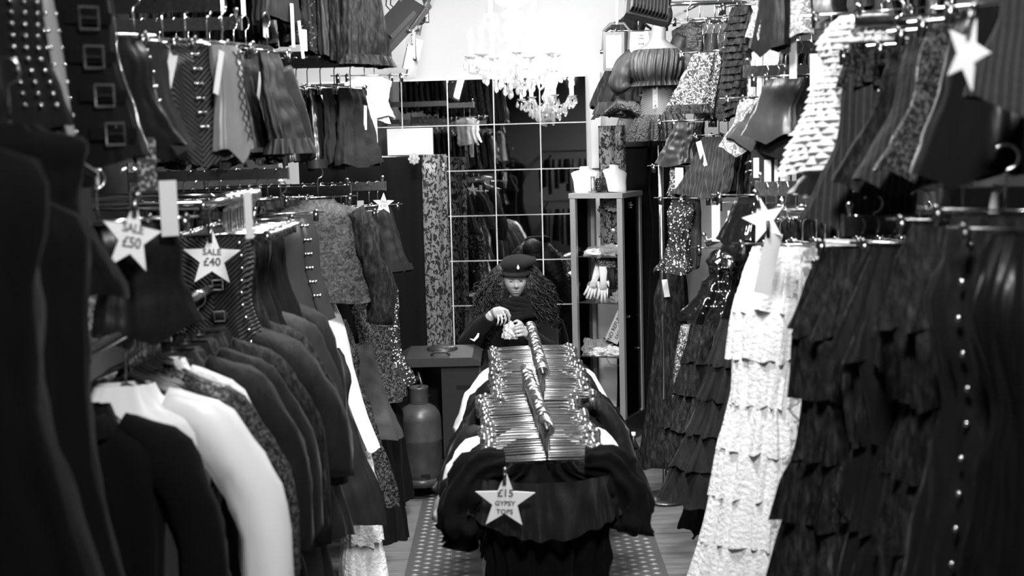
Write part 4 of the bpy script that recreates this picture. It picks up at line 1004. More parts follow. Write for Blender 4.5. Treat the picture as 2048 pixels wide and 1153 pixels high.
for k in range(6): hanger(Vector((t7.x+.12+.07*k, 4.1, t7.z)), math.radians(-70), 'chrome clip hanger of the white dresses', 'hangers of the white dresses')
garment('white_camisole', 'corset', (1690, 480), (1665, 640), 3.95, .08, .035, -45, 'white_satin', 'white satin camisole at the right end of the white dresses', 'camisole', g, False, {})
star_sign('white paper star hanging left of the white dresses', at(1528, 440, 3.95), .075, (0, -.25, -.65), [])
tg = thing('price_list', 'long white paper price strip on the tiered gown', 'tag', at(1536, 468, 3.93)); MB().box((0, 0, -.09), (.05, .002, .19), Matrix.Rotation(.22, 3, 'Y')).build('strip', 'card_print', tg)
MB().tube([(0, 0, .04), (0, -.003, -.01)], .006, 8).build('clip', 'plastic_black', tg, True)
g = 'black ruffled dresses at the near right'
t8 = at(1690, 452, 3.2); arm_rail('square chrome arm over the nearest black ruffled gown', t8, XR)
t9 = at(1880, 400, 2.75); arm_rail('chrome arm tip above the black gowns at the right edge', t9, XR)
nr = [('black_gown', (1745, 495), (1655, 1500), 3.2, .19, 'lace_black', 'black ruffled gown right beside the white dresses', dict(yaw=-32, amp=.03, tiers=8, tieramp=.16, k=12, nphi=80, nt=56)),
      ('black_gown', (1840, 495), (1800, 1500), 2.95, .18, 'velvet', 'black velvet gown with a draped bustle', dict(yaw=-35, k=15, amp=.04, tiers=6, tieramp=.12, nphi=70)),
      ('black_gown', (1925, 450), (1890, 1500), 2.7, .17, 'lace_black', 'black lace gown, second from the right edge', dict(yaw=-38, tiers=7, tieramp=.12, k=14, amp=.032, nphi=70)),
      ('black_gown', (2010, 430), (1985, 1500), 2.45, .16, 'velvet', 'black gown with chain trim at the right edge', dict(yaw=-40, k=16, amp=.04, nphi=80, studs=dict(cols=(-.35,), n=14, r=.007))),
      ('brocade_gown', (2075, 470), (2060, 1500), 2.3, .12, 'satin', 'shiny satin gown cut by the right edge', dict(yaw=-40, k=14, amp=.03, nphi=80))]
for nm, tp, bt, Y, hw, m, look, o in nr:
    garment(nm, 'dress', tp, bt, Y, hw, .08, o.pop('yaw'), m, look, 'gown', g, True, o, 'hangers of the near right gowns', 'chrome clip hanger of the near right gowns')
for k in range(9): hanger(Vector((t8.x+.03+.04*k, 3.2, t8.z)), math.radians(-60+random.uniform(-15, 15)), 'chrome clip hanger of the near right gowns', 'hangers of the near right gowns')
stp = thing('white_strap', 'bright white tape hanging beside the gowns at the right', 'strap', at(1998, 400, 2.6)); 
MB().tube([(0, 0, .03), (-.01, 0, -.03), (-.04, -.01, -.12), (-.055, -.01, -.17)], [.012, .012, .008, .005], 8, True, .25).build('tape', 'paper', stp, True)
MB().box((0.0, -.01, .0), (.012, .01, .03)).build('clip', 'dark_steel', stp)

# ------------------------------------------------------------------ low rail in the middle of the aisle
RZ = .95
wb = MB()
for dz in (-.098, -.108): wb.tube([(-.2, 0, dz), (0, .004, dz+.004), (.2, 0, dz)], .0024, 6)
wide_bar = wb.mesh('wire_bar', 'wire_steel', True, True)
bright_clip = clip_me.copy(); bright_clip.materials.clear(); bright_clip.materials.append(M['wire_steel'])
fat_hook = MB().tube(hookpts(.025), .0046, 6).mesh('hook', 'wire_steel', True, True)
def low_hanger(loc, yaw, lift=0):
    h = thing('wire_hanger', 'shiny wire clip hanger on the low centre rail', 'hanger', loc, yaw, 'wire hangers on the low centre rail')
    h.rotation_euler = (random.uniform(-.06, .06), random.uniform(-.03, .03), yaw)
    hk = link('hook', fat_hook, h); hk.rotation_euler = (0, 0, random.uniform(-.9, .9)); link('wire_bar', wide_bar, h)
    for s in (-1, 1): c_ = link('clip', bright_clip, h, loc=(s*(.18+random.uniform(-.02, .02)), 0, .055)); c_.scale = (1.55,)*3
rails = [((.095, 4.12), (.035, 5.2), RZ, 'low chrome rail packed with tops, nearer half'), ((.105, 5.05), (.075, 6.32), RZ+.012, 'low chrome rail packed with tops, farther half')]
topme = []
for k, m in enumerate(('black', 'velvet', 'charcoal', 'lace_black', 'white_cotton')):
    topme.append(cloth(.50, .205, .012, 'top', (0, 0), k=8, amp=.014, seed=40+k, nphi=30, nt=12).mesh('gypsy_top', m, True, False))
sl_pts = [(.17, 0, -.03), (.235, -.004, -.07), (.29, -.004, -.17), (.31, -.004, -.27)]
for ri, ((x0, y0), (x1, y1), z, lab) in enumerate(rails):
    o = thing('clothes_rail', lab, 'clothes rail', (x0, y0, z))
    MB().tube([(0, 0, 0), (x1-x0, y1-y0, 0)], .009, 12).build('rail', 'dark_steel', o, True)
    for (px, py) in ((0, .12), (x1-x0, y1-y0-.02)):
        MB().tube([(px, py, 0), (px, py, -z+.03)], .0125, 10).build('post', 'chrome', o, True)
        MB().box((px, py, -z+.02), (.34, .03, .025)).build('foot', 'dark_steel', o)
    n = 32 if ri == 0 else 38
    for i in range(n):
        t = (i+.5)/n; p = Vector((x0+(x1-x0)*t, y0+(y1-y0)*t, z))
        yw = random.uniform(-.09, .09)
        low_hanger(p, yw)
        white = (ri == 0 and i in (11, 12, 15)) or (ri == 1 and i in (24, 30))
        mi = 4 if white else random.choice((0, 0, 1, 1, 2, 3))
        if ri == 0 and i == 0: continue
        q = link('gypsy_top', topme[mi], None, loc=p+Vector((0, 0, -.108-random.uniform(0, .012))), rotz=yw)
        q.scale = (random.uniform(.92, 1.06), 1, random.uniform(.9, 1.15))
        if white: tag(q, ('white gypsy top showing at both edges of the near rail', 'white cotton gypsy top next to the other white one', 'white gypsy top farther along the near rail')[(11, 12, 15).index(i)] if ri == 0 else ('white gypsy top midway along the far rail', 'white gypsy top near the person on the far rail')[(24, 30).index(i)], 'top', 'white gypsy tops on the low centre rail')
        else: tag(q, 'black gypsy top packed on the low centre rail', 'top', 'black gypsy tops on the low centre rail')
        if white or i % 4 == 2:
            for s in (-1, 1):
                if random.random() < .75: sleeve(q, [(s*x, y+random.uniform(-.01, .01), zz+random.uniform(-.03, .02)) for x, y, zz in sl_pts], .028, .05, ('black', 'velvet', 'charcoal', 'lace_black', 'white_cotton')[mi], k=4, amp=.2, n=12, seed=i, flare=.25)
ft = thing('velvet_gypsy_top', 'black velvet gypsy top with puffed sleeves at the front of the low rail', 'top', (.085, 4.12, .84))
cloth(.62, .225, .035, 'top', (0, 0), k=15, amp=.034, a0=.7, seed=5, nphi=120, nt=44).build('body', 'dark_velvet', ft, True, False)
for s in (-1, 1):
    sleeve(ft, [(s*.13, -.01, .0), (s*.21, -.02, -.01), (s*.265, -.03, -.08), (s*.27, -.03, -.17), (s*.262, -.03, -.22)], .045, .06, 'dark_velvet', k=9, amp=.34, n=40, puff=.25, seed=s+4, flare=.2)
nk = MB(); vs = []; fs = []
for r in range(6):
    for j in range(97):
        a = -.25+(PI+.5)*j/96; f = r/5; rp_ = (.016*f*math.sin(21*a+2*math.sin(5*a))+.016*noise.noise(Vector((6*a, 3*f, 1.0))))
        vs.append((-.235*math.cos(a)*(1+.12*f), -.03-.05*math.sin(a)*(1+.3*f)-rp_-.02*f, -.025-.11*f-.07*max(0, math.sin(a))**2*(.3+f)))
for r in range(5):
    for j in range(96): fs.append((r*97+j, (r+1)*97+j, (r+1)*97+j+1, r*97+j+1))
nk.add(vs, fs).build('neck_frill', 'velvet', ft, True, False)
star_sign('large white star reading £15 GYPSY TOPS at the front rail', at(1010, 1003, 3.97), .098, (.12, .06, .05), [('£15', .034, .016), ('GYPSY', .022, -.014), ('TOPS', .022, -.042)], clip=True)

# ------------------------------------------------------------------ glass cabinet
CC = Vector((.581, 8.025, 0)); CW = .34
cyaw = math.atan2(-.15, .311)
cab = thing('display_cabinet', 'tall glass display cabinet with aluminium posts right of the mirror', 'cabinet', CC, cyaw)
CH = 1.52; hwid = CW/2
for sx in (-1, 1):
    for sy in (-1, 1): MB().box((sx*(hwid-.017), sy*(hwid-.017), CH/2), (.034, .034, CH-.03)).build('post', 'aluminium', cab)
for z, nm in ((CH, 'top_panel'), (.075, 'base_panel')): MB().box((0, 0, z), (CW+.01, CW+.01, .03 if z > 1 else .15)).build(nm, 'aluminium' if z > 1 else 'enamel', cab)
czs = [1.145, .86, .525]
for z in czs: MB().box((0, 0, z), (CW-.07, CW-.07, .006)).build('shelf', 'shelf_glass', cab)
for (dx, dy, sx, sy) in ((0, -hwid+.008, CW-.068, .004), (hwid-.008, 0, .004, CW-.068), (-hwid+.008, 0, .004, CW-.068)):
    MB().box((dx, dy, (CH+.15)/2), (sx, sy, CH-.19)).build('pane', 'glass', cab)
MB().lathe([(0, 0), (.012, 0), (.014, .004), (.012, .008), (0, .009)], 14, (0, 0, 0)).build('lock', 'aluminium', cab, True).matrix_local = Matrix.Translation((.11, -hwid+.004, 1.31)) @ Matrix.Rotation(PI/2, 4, 'X')
CM = Matrix.Translation(CC) @ Matrix.Rotation(cyaw, 4, 'Z')
def incab(x, y, z): return CM @ Vector((x, y, z))
def crumple(name, label, cat, loc, size, m, seed, group=None, n=18, mm=12, amp=.35, flat=1.0, freq=2.2):
    mb = MB().ball((0, 0, 0), 1.0, n, mm); rnd = random.Random(seed); off = Vector((rnd.uniform(0, 9), rnd.uniform(0, 9), rnd.uniform(0, 9)))
    vs = []
    for p in mb.v:
        d = 1+amp*noise.noise(p*freq+off)+amp*.5*noise.noise(p*freq*2.7+off)
        q = Vector((p.x*size[0]*d, p.y*size[1]*d, p.z*size[2]*d))
        if q.z < -size[2]*.55: q.z = -size[2]*.55
        vs.append(q+Vector((0, 0, size[2]*.55)))
    mb.v = vs
    o = mb.build(name, m, None, False); o.location = loc; o.rotation_euler = (0, 0, cyaw); tag(o, label, cat, group); return o
g = 'goods in the glass cabinet'
crumple('plastic_packet', 'white packet in clear film on the top cabinet shelf, left', 'packet', incab(-.06, -.06, 1.149), (.06, .05, .025), 'white_satin', 1, g, amp=.5)
crumple('plastic_packet', 'bulging white packet on the top cabinet shelf, middle', 'packet', incab(.03, -.05, 1.149), (.07, .05, .04), 'plastic_wrap', 2, g, amp=.5)
crumple('plastic_packet', 'clear wrapped white packet on the top shelf, behind the post', 'packet', incab(.09, .03, 1.149), (.05, .07, .045), 'white_satin', 3, g, amp=.5)
crumple('plastic_packet', 'flat silver packet at the back of the top shelf', 'packet', incab(-.05, .07, 1.149), (.07, .04, .02), 'plastic_wrap', 4, g, amp=.5)
crumple('plastic_bag', 'crumpled clear bag on the bottom cabinet shelf', 'bag', incab(-.05, -.04, .529), (.085, .07, .055), 'plastic_wrap', 5, g, amp=.7)
crumple('plastic_bag', 'crumpled pale bag beside the no refund card', 'bag', incab(.05, -.07, .529), (.06, .045, .035), 'white_satin', 6, g, amp=.7)
crumple('plastic_bag', 'dark glittering bundle on the bottom cabinet shelf', 'bag', incab(.02, .0, .56), (.05, .04, .03), 'glitter', 7, g, amp=.6)
crumple('plastic_bag', 'silver foil bundle at the right of the bottom shelf', 'bag', incab(.10, .06, .529), (.05, .05, .05), 'plastic_wrap', 8, g, amp=.8)
for k, (x, y, z, sx_, sz_, m_, lab) in enumerate(((-.09, .02, 1.149, .05, .03, 'plastic_wrap', 'small clear bag at the left of the top shelf'), (.0, .06, 1.149, .06, .03, 'white_cotton', 'folded white garter pack behind the bulging packet'), (.1, -.08, .864, .04, .04, 'plastic_wrap', 'clear bag of trinkets by the right gloves'), (-.09, .0, .864, .045, .07, 'plastic_wrap', 'tall clear bag at the left of the glove shelf'), (.04, .06, .864, .05, .06, 'plastic_wrap', 'clear bag behind the upright glove'),
        (-.1, -.09, .529, .035, .06, 'plastic_wrap', 'upright clear pouch at the left of the bottom shelf'), (-.02, .08, .529, .07, .05, 'sequin', 'glittering pouch at the back of the bottom shelf'), (-.02, -.1, .529, .06, .03, 'white_lace', 'flattened lace pack at the front of the bottom shelf'))):
    crumple('plastic_bag', lab, 'bag', incab(x, y, z), (sx_, .035, sz_), m_, 50+k, g, amp=.8)
def glove(label, loc, m, s, rz, tilt):
    o = thing('lace_glove', label, 'glove', loc, rz, 'gloves in the glass cabinet'); o.rotation_euler = (0, tilt, rz)
    mb = MB(); mb.tube([(0, 0, .10*s), (0, 0, .03*s), (0, 0, -.01*s)], [.022*s, .016*s, .022*s], 10, True, .35)
    for k, (x, L, e) in enumerate(((-.018, .055, -.01), (-.006, .068, -.003), (.006, .065, .003), (.017, .052, .01))):
        mb.tube([(x*s, 0, -.005*s), ((x+e*.5)*s, 0, -L*.6*s), ((x+e)*s, 0, -L*s)], [.008*s, .007*s, .005*s], 6, True, .6)
    mb.tube([(.018*s, 0, .03*s), (.036*s, 0, .0), (.04*s, 0, -.025*s)], [.008*s, .0075*s, .005*s], 6, True, .6)
    mb.build('glove_hand', m, o, True)
    MB().box((0, .004, .115*s), (.05*s, .002, .035*s)).build('header_card', 'crest_print', o)
gl = .955
glove('long white lace glove leaning at the left of the cabinet shelf', incab(-.075, -.06, gl), 'white_lace', 1.25, .2, .35)
glove('white glove hanging upright in the middle of the shelf', incab(.0, -.07, gl-.005), 'white_cotton', 1.3, .1, .02)
glove('grey net glove right of the upright white glove', incab(.06, -.06, gl), 'tulle', 1.2, -.2, -.1)
glove('white glove seen behind the cabinet post', incab(.12, -.01, gl), 'white_lace', 1.2, 1.2, -.1)
glove('dark lace glove at the back of the shelf', incab(-.08, .08, gl), 'lace_black', 1.2, .2, .1)
rk = thing('hook_rack', 'small black wire rack inside the cabinet above the gloves', 'rack', incab(0, .05, .864))
for dz in (.14, .20, .25): MB().tube([(-.06, 0, dz), (.1, 0, dz)], .002, 5).build('wire', 'plastic_black', rk)
for dx in (-.06, .1): MB().tube([(dx, 0, 0), (dx, 0, .26)], .003, 5).build('upright', 'plastic_black', rk)
def flat_card(name, label, px, py, Y, w, h, rot, lines, m='card', poly=None):
    o = thing(name, label, 'sign', at(px, py, Y)); o.rotation_euler = rot
    if poly: MB().prism(poly, -.001, .001).build('card', m, o)
    else: MB().box((0, 0, 0), (w, .002, h)).build('card', m, o)
    for txt, size, x, z in lines:
        t = link('lettering', text_mesh(txt, size, 'ink_black', bold=size*.01), o); t.matrix_local = Matrix.Translation((x, -.0018, z)) @ UPRIGHT
    return o
flat_card('refund_sign', 'tilted card reading NO REFUND EXCHANGE in the cabinet', 1235, 655, 7.93, .20, .085, (0, -1.13, -.35), [('NO REFUND', .034, 0, .006), ('EXCHANGE', .026, 0, -.03)])
flat_card('refund_sign', 'second tilted card reading REFUND EXCHANGE against the right pane', 1264, 655, 8.02, .19, .07, (0, -1.13, .75), [('REFUND', .026, 0, .006), ('EXCHANGE', .026, 0, -.024)])
burst = []
for i in range(32):
    a = 2*PI*i/32; r = 1.0 if i % 2 == 0 else .8; burst.append((.095*r*math.cos(a), .042*r*math.sin(a)))
flat_card('burst_sign', 'grey starburst card reading CHOKERS at the top of the cabinet', 1236, 412, 7.97, 0, 0, (0, -.05, -.3), [('CHOKERS', .036, 0, -.012)], 'box_grey', burst)
for k, (x, y, z) in enumerate(((-.05, .06, 1.42), (-.03, .07, 1.33), (-.04, .05, 1.25), (.08, .07, 1.30), (.10, .05, 1.24))):
    o = thing('choker', ORD[k]+' silver choker from the top hanging inside the cabinet', 'choker', incab(x, y, z), cyaw, 'chokers in the cabinet')
    MB().tube([(.03*math.cos(a), .0, .012*math.sin(a)) for a in [2*PI*i/14 for i in range(15)]], .004, 6, False).build('chain', 'chrome', o); MB().box((0, .006, .01), (.05, .002, .03)).build('backing_card', 'black_card', o)
    for i in range(4): MB().ball((-.02+.013*i, -.002, -.014), .004, 6, 4).build('bead', 'crystal', o)
# on top of the cabinet
def bust(label, loc, rz, tilt, s=1.0):
    prof = [(.052, .03, 0), (.055, .03, .02), (.060, .028, .06), (.072, .026, .095), (.074, .025, .103), (.058, .024, .113), (.03, .022, .119), (.024, .02, .128), (.027, .02, .138), (.0, .0, .139)]
    mb = MB(); n = 24; vs = []; fs = []
    for (a, b, z) in prof:
        for k in range(n):
            t = 2*PI*k/n; vs.append((a*s*math.copysign(abs(math.cos(t))**.8, math.cos(t)), b*s*math.sin(t)+z*.35*s, z*s))
    for i in range(len(prof)-1):
        for k in range(n): fs.append((i*n+k, i*n+(k+1) % n, (i+1)*n+(k+1) % n, (i+1)*n+k))
    fs.append(tuple(range(n-1, -1, -1)))
    o = thing('jewellery_bust', label, 'display bust', loc, rz, 'jewellery busts on the cabinet'); o.rotation_euler = (0, tilt, rz)
    mb.add(vs, fs).build('form', 'plastic_white', o, True); return o
TZ = CH+.0155
b1 = bust('white necklace bust with a round pendant at the cabinet corner', incab(-.11, -.08, TZ), -.15, 0, 1.15)
mb = MB(); mb.ball((0, -.02, .055), .011, 8, 6); mb.build('pendant', 'crystal', b1, True)
MB().tube([(-.03, -.005, .13), (-.015, -.018, .09), (0, -.022, .065), (.015, -.018, .09), (.03, -.005, .13)], .002, 5).build('necklace', 'chrome', b1)
bust('bare white necklace bust turned sideways on the cabinet', incab(.10, -.06, TZ), .55, .12, 1.2)
bs = thing('basket', 'small black basket with punched holes on the cabinet', 'basket', incab(.0, .0, TZ), cyaw)
mb = MB(); W, D, H = .12, .1, .085
for z0, z1 in ((0, .008), (.079, .085)): mb.lathe([(.06, z0), (.063, z0), (.064, z1), (.061, z1)], 24)
for r in range(5):
    for k in range(24):
        a = 2*PI*(k+.5*(r % 2))/24; a2 = a+2*PI/24
        for q in (a, ): mb.tube([(.062*math.cos(q), .062*math.sin(q), .008+.0142*r), (.062*math.cos(q+PI/24), .062*math.sin(q+PI/24), .008+.0142*(r+1))], .0028, 4, False); mb.tube([(.062*math.cos(q), .062*math.sin(q), .008+.0142*r), (.062*math.cos(q-PI/24), .062*math.sin(q-PI/24), .008+.0142*(r+1))], .0028, 4, False)
mb.build('lattice', 'plastic_black', bs); MB().lathe([(0, .003), (.06, .003)], 24).build('bottom', 'plastic_black', bs)
bx = thing('display_box', 'grey wedge shaped card box standing behind the basket', 'box', incab(.0, .10, TZ), cyaw)
MB().prism([(-.06, 0), (.055, 0), (.055, .18), (-.0, .15), (-.06, .09)], -.04, .04).build('box_body', 'box_grey', bx); MB().box((-.02, -.045, .11), (.07, .004, .03), Matrix.Rotation(-.6, 3, 'Y')).build('flap', 'card', bx)
st = thing('ring_stand', 'clear plastic ring stand beside the pendant bust', 'stand', incab(-.045, -.10, TZ), cyaw); MB().tube([(0, 0, 0), (0, 0, .10)], .014, 10).build('tube', 'plastic_clear', st, True); MB().box((0, 0, .006), (.045, .035, .012)).build('foot', 'plastic_clear', st)
gn = thing('glass_bottle', 'small dark bottle on the floor beside the cabinet', 'bottle', at(1268, 935, 7.3)); gn.location.z = 0; MB().lathe([(0, 0), (.03, 0), (.033, .01), (.033, .1), (.012, .14), (.012, .18), (0, .18)], 16).build('body', 'enamel', gn, True); MB().lathe([(0.013, .17), (.013, .19), (0, .19)], 10).build('cap', 'plastic_white', gn, True)
cb2 = thing('white_cable', 'thin curved white cable behind the bottom cabinet shelf', 'cable', incab(0, .1, .5)); MB().tube([(-.06, 0, .0), (-.03, 0, -.06), (.03, 0, -.07), (.08, 0, -.02), (.14, 0, .1)], .002, 5).build('wire', 'plastic_white', cb2, True)

# ------------------------------------------------------------------ mannequin corner at the back right
mq = thing('mannequin', 'pale mannequin torso without arms at the upper right back', 'mannequin', at(1318, 240, 6.55)); ml = mq.location.copy(); mq.rotation_euler = (0, 0, -.35); MS = .86; mq.scale = (MS,)*3
def loft(secs, n=28):
    vs = []; fs = []
    for (x, y, z, a, b) in secs:
        for k in range(n): t = 2*PI*k/n; vs.append((x+a*math.cos(t), y+b*math.sin(t), z))
    for i in range(len(secs)-1):
        for k in range(n): fs.append((i*n+k, i*n+(k+1) % n, (i+1)*n+(k+1) % n, (i+1)*n+k))
    fs.append(tuple(range(n-1, -1, -1))); fs.append(tuple((len(secs)-1)*n+k for k in range(n)))
    return MB().add(vs, fs)
loft([(0, 0, -.06, .10, .08), (0, 0, .0, .125, .09), (0, 0, .08, .105, .075), (0, 0, .15, .085, .065), (0, 0, .22, .10, .075), (.0, -.02, .29, .13, .10), (0, 0, .36, .15, .085), (0, 0, .40, .14, .07), (.0, 0, .43, .08, .055), (0, 0, .46, .045, .045), (.01, -.01, .54, .04, .042), (.01, -.01, .545, .01, .01)]).build('torso', 'mannequin', mq, True)
MB().tube([(0, .03, -.06), (0, .03, -ml.z/MS)], .015, 10).build('stand_pole', 'chrome', mq, True); MB().lathe([(0, 0), (.16, 0), (.15, .015), (0, .02)], 24, (0, .03, -ml.z/MS)).build('stand_base', 'dark_steel', mq, True)
MB().ball((.02, .0, .60), .075, 16, 12, (.9, 1, 1.15)).build('wig', 'hair', mq, True)
def dressed(nm, look, cat, secs, m, k, amp, dz=0, seed=0):
    n = 232; vs = []; fs = []
    for i, (x, y, z, a, b, am) in enumerate(secs):
        for j in range(n):
            t = 2*PI*j/n; r = am*(math.sin(k*t+seed+.4*i)*.7+.3*math.sin(k*1.6*t)); vs.append((x+(a+r)*math.cos(t), y+(b+r)*math.sin(t), z))
    for i in range(len(secs)-1):
        for j in range(n): fs.append((i*n+j, i*n+(j+1) % n, (i+1)*n+(j+1) % n, (i+1)*n+j))
    o = thing(nm, look, cat, ml, -.35); o.scale = (MS,)*3; MB().add(vs, fs).build('body', m, o, True, False); return o
ot = dressed('off_shoulder_blouse', 'sheer dark off shoulder blouse worn by the mannequin', 'blouse', [(0, 0, .405, .140, .080, .003), (0, -.005, .385, .158, .095, .010), (0, -.012, .35, .165, .11, .010), (0, -.02, .30, .160, .122, .011), (0, -.02, .25, .148, .118, .013), (0, -.01, .228, .135, .108, .006), (0, -.01, .195, .150, .118, .018)], 'tulle', 29, 1)
for s in (-1, 1): sleeve(ot, [(s*.14, 0, .37), (s*.2, -.01, .31), (s*.22, -.02, .22), (s*.2, -.02, .17)], .05, .05, 'tulle', k=8, amp=.12, n=24, puff=.3, seed=s+9)
oc = dressed('waist_corset', 'ribbed grey waist corset worn by the mannequin', 'corset', [(0, -.005, .235, .115, .085, .001), (0, 0, .20, .103, .08, .001), (0, 0, .15, .093, .073, .001), (0, 0, .08, .113, .083, .001), (0, 0, .03, .125, .093, .001)], 'diag_stripe', 9, 1)
mb = MB()
for i in range(7): mb.ball((.0, -.082-.004*abs(i-3), .06+.025*i), .005, 6, 4)
mb.build('clasps', 'chrome', oc)['kind'] = 'stuff'; MB().box((0, -.082, .13), (.03, .006, .20)).build('front_placket', 'satin_light', oc)
dressed('tutu_skirt', 'black ruffled net skirt worn by the mannequin', 'skirt', [(0, 0, .03, .13, .10, .004), (0, 0, 0, .15, .12, .012), (0, 0, -.05, .17, .14, .02), (0, 0, -.12, .18, .15, .025)], 'black_fur', 21, 1)
g = 'clothes around the mannequin'
garment('white_corset', 'corset', (1277, 64), (1279, 148), 7.2, .07, .035, 10, 'white_satin', 'white satin corset hanging behind the pale floodlight', 'corset', g, True, dict(busk=dict(n=7, strip='plastic_white'), vp=.0), 'hangers by the mannequin', 'clip hanger of the white satin corset')
garment('tulle_skirt', 'skirt', (1265, 140), (1238, 235), 7.5, .12, .07, 0, 'tulle', 'dark net skirt spreading left of the mannequin', 'skirt', g, False, dict(k=15, amp=.02, nphi=80, frill=[dict(t=.8, m='tulle', h=.07, k=21)]))
garment('tulle_dress', 'coat', (1258, 30), (1222, 215), 7.7, .10, .05, 0, 'lace_black', 'black lace dress behind the floodlight', 'dress', g, True, {}, 'hangers by the mannequin', 'coat hanger of the black lace dress')
fs_ = thing('fur_collar', 'black glossy fur collar draped below the mannequin', 'collar', at(1262, 228, 6.6))
MB().tube([(-.12, 0, .0), (-.06, -.03, .045), (.0, -.04, .03), (.07, -.04, -.02), (.14, -.03, -.07)], [.02, .03, .034, .034, .02], 20, True, 1, lambda t, a: .22*math.sin(5*a+9*t)+.15*math.sin(13*t+3*a)).build('fur', 'black_fur', fs_, True)
hp = thing('hip_form', 'pale hip form wearing a black skirt with a jewelled brooch', 'display form', at(1268, 262, 8.36))
loft([(0, 0, -.1, .13, .09), (0, 0, .03, .115, .085), (0, 0, .09, .095, .075), (0, 0, .115, .09, .07)]).build('form', 'mannequin', hp, True)
MB().tube([(0, .02, -.1), (0, .02, -hp.location.z)], .014, 8).build('pole', 'chrome', hp, True); MB().lathe([(0, 0), (.15, 0), (.14, .015), (0, .02)], 20, (0, .02, -hp.location.z)).build('pole_base', 'dark_steel', hp, True)
garment('pencil_gown', 'skirt', (1272, 258), (1285, 880), 8.34, .14, .085, -8, 'dark_velvet', 'black floor length skirt on the pale hip form', 'skirt', g, False, dict(k=9, amp=.02))
brh = thing('brooch', 'white jewelled brooch at the waist of the black skirt', 'brooch', at(1243, 248, 8.2)); mb = MB(); mb.ball((0, 0, 0), .014, 8, 6)
for i in range(6): mb.ball((.018*math.cos(i*PI/3), 0, .018*math.sin(i*PI/3)), .007, 6, 4)
mb.build('stones', 'crystal', brh, True)

# ------------------------------------------------------------------ the seated person
PX, PY = -.012, 7.42
person = thing('person', 'person in black coat and cap with long curly hair handling a clear bag', 'person', (PX, PY, 0))
hz = 1.085          # middle of the head
def headmesh():
    vs = []; fs = []; n, m = 56, 44
    for i in range(m+1):
        th = PI*i/m
        for j in range(n):
            ph = 2*PI*j/n; d = Vector((math.sin(th)*math.sin(ph), -math.sin(th)*math.cos(ph), math.cos(th)))   # ph=0: face
            x, y, z = d.x*.071, d.y*.092, d.z*.115
            f = max(0, -d.y)
            if z < 0: k = (-z/.115); x *= 1-.34*k**1.6; y = y*(1-.10*k)+(-.006*k if d.y < 0 else .03*k)
            G = lambda cx, cz, sx, sz: math.exp(-((x-cx)/sx)**2-((z-cz)/sz)**2)*(f**.5)
            y -= .020*G(0, -.026, .0095, .012)+.012*G(0, -.008, .007, .02)+.006*G(.009, -.030, .006, .006)+.006*G(-.009, -.030, .006, .006)
            y += .010*G(.027, .006, .015, .011)+.010*G(-.027, .006, .015, .011)
            y -= .006*G(.027, .022, .02, .007)+.006*G(-.027, .022, .02, .007)
            y -= .005*G(.036, -.028, .018, .016)+.005*G(-.036, -.028, .018, .016)
            y -= .007*G(0, -.058, .02, .006)+.006*G(0, -.069, .017, .006)
            y += .006*G(0, -.0635, .022, .0022)+.004*G(0, -.080, .016, .006)
            y -= .010*G(0, -.098, .018, .014)
            vs.append((x, y, z))
    for i in range(m):
        for j in range(n): fs.append((i*n+j, (i+1)*n+j, (i+1)*n+(j+1) % n, i*n+(j+1) % n))
    return vs, fs
HR = Matrix.Rotation(math.radians(7), 3, 'X') @ Matrix.Rotation(math.radians(3), 3, 'Z')   # looking down a little
HC = Vector((.02, -.03, hz))
hv, hf = headmesh()
bm_ = MB(); bm_.add([HR @ Vector(p)+HC for p in hv], hf)
bm_.tube([(.02, -.01, hz-.03), (.012, .0, hz-.12), (.0, .02, hz-.2)], [.05, .048, .06], 16)
q = loft([(0, .02, .47, .16, .12), (0, .02, .6, .14, .11), (0, .02, .72, .145, .11), (0, .02, .82, .165, .10), (0, .02, .885, .17, .08), (0, .02, .915, .10, .06), (0, .02, .93, .05, .05)]); bm_.add(q.v, q.f)
def P(px, py, Y): return at(px, py, Y)-Vector((PX, PY, 0))
sh1, el1, wr1 = Vector((-.165, .02, .865)), P(938, 688, 7.28), P(985, 628, 7.17)
sh2, el2, wr2 = Vector((.165, .02, .865)), P(1098, 705, 7.28), P(1054, 668, 7.17)
bm_.tube([sh1, sh1.lerp(el1, .5), el1, el1.lerp(wr1, .5), wr1], [.055, .048, .042, .036, .026], 14)
bm_.tube([sh2, sh2.lerp(el2, .5), el2, el2.lerp(wr2, .5), wr2], [.055, .048, .042, .036, .026], 14)
for s in (-1, 1): bm_.tube([(s*.085, .0, .51), (s*.1, -.2, .52), (s*.11, -.38, .50), (s*.11, -.40, .27), (s*.11, -.39, .06), (s*.11, -.46, .04)], [.085, .075, .062, .05, .042, .035], 14)
def finger(pts, r): bm_.tube(pts, [r, r*.97, r*.9, r*.72], 10); bm_.ball(pts[-1], r*.74, 8, 6)
# hand at the left of the picture: back of the hand to the camera, fingers bent down onto the bag
Y1 = 7.14
pc = P(998, 626, Y1)
bm_.tube([wr1, P(991, 627, Y1), P(1000, 625, Y1), P(1007, 626, Y1)], [.026, .034, .036, .030], 14, True, .55)
for k, (a, b, c, d) in enumerate((((1007, 618), (1015, 622), (1020, 632), (1018, 642)), ((1004, 623), (1010, 631), (1012, 641), (1009, 648)), ((1000, 628), (1004, 637), (1004, 646), (1001, 651)), ((995, 631), (997, 640), (996, 647), (994, 651)))):
    yy = Y1-.014-.003*k; finger([P(*a, yy+.012), P(*b, yy-.012), P(*c, yy-.014), P(*d, yy)], .0080-.0005*k)
finger([P(998, 622, Y1+.02), P(1008, 622, Y1+.035), P(1016, 630, Y1+.03), P(1019, 640, Y1+.012)], .0090)
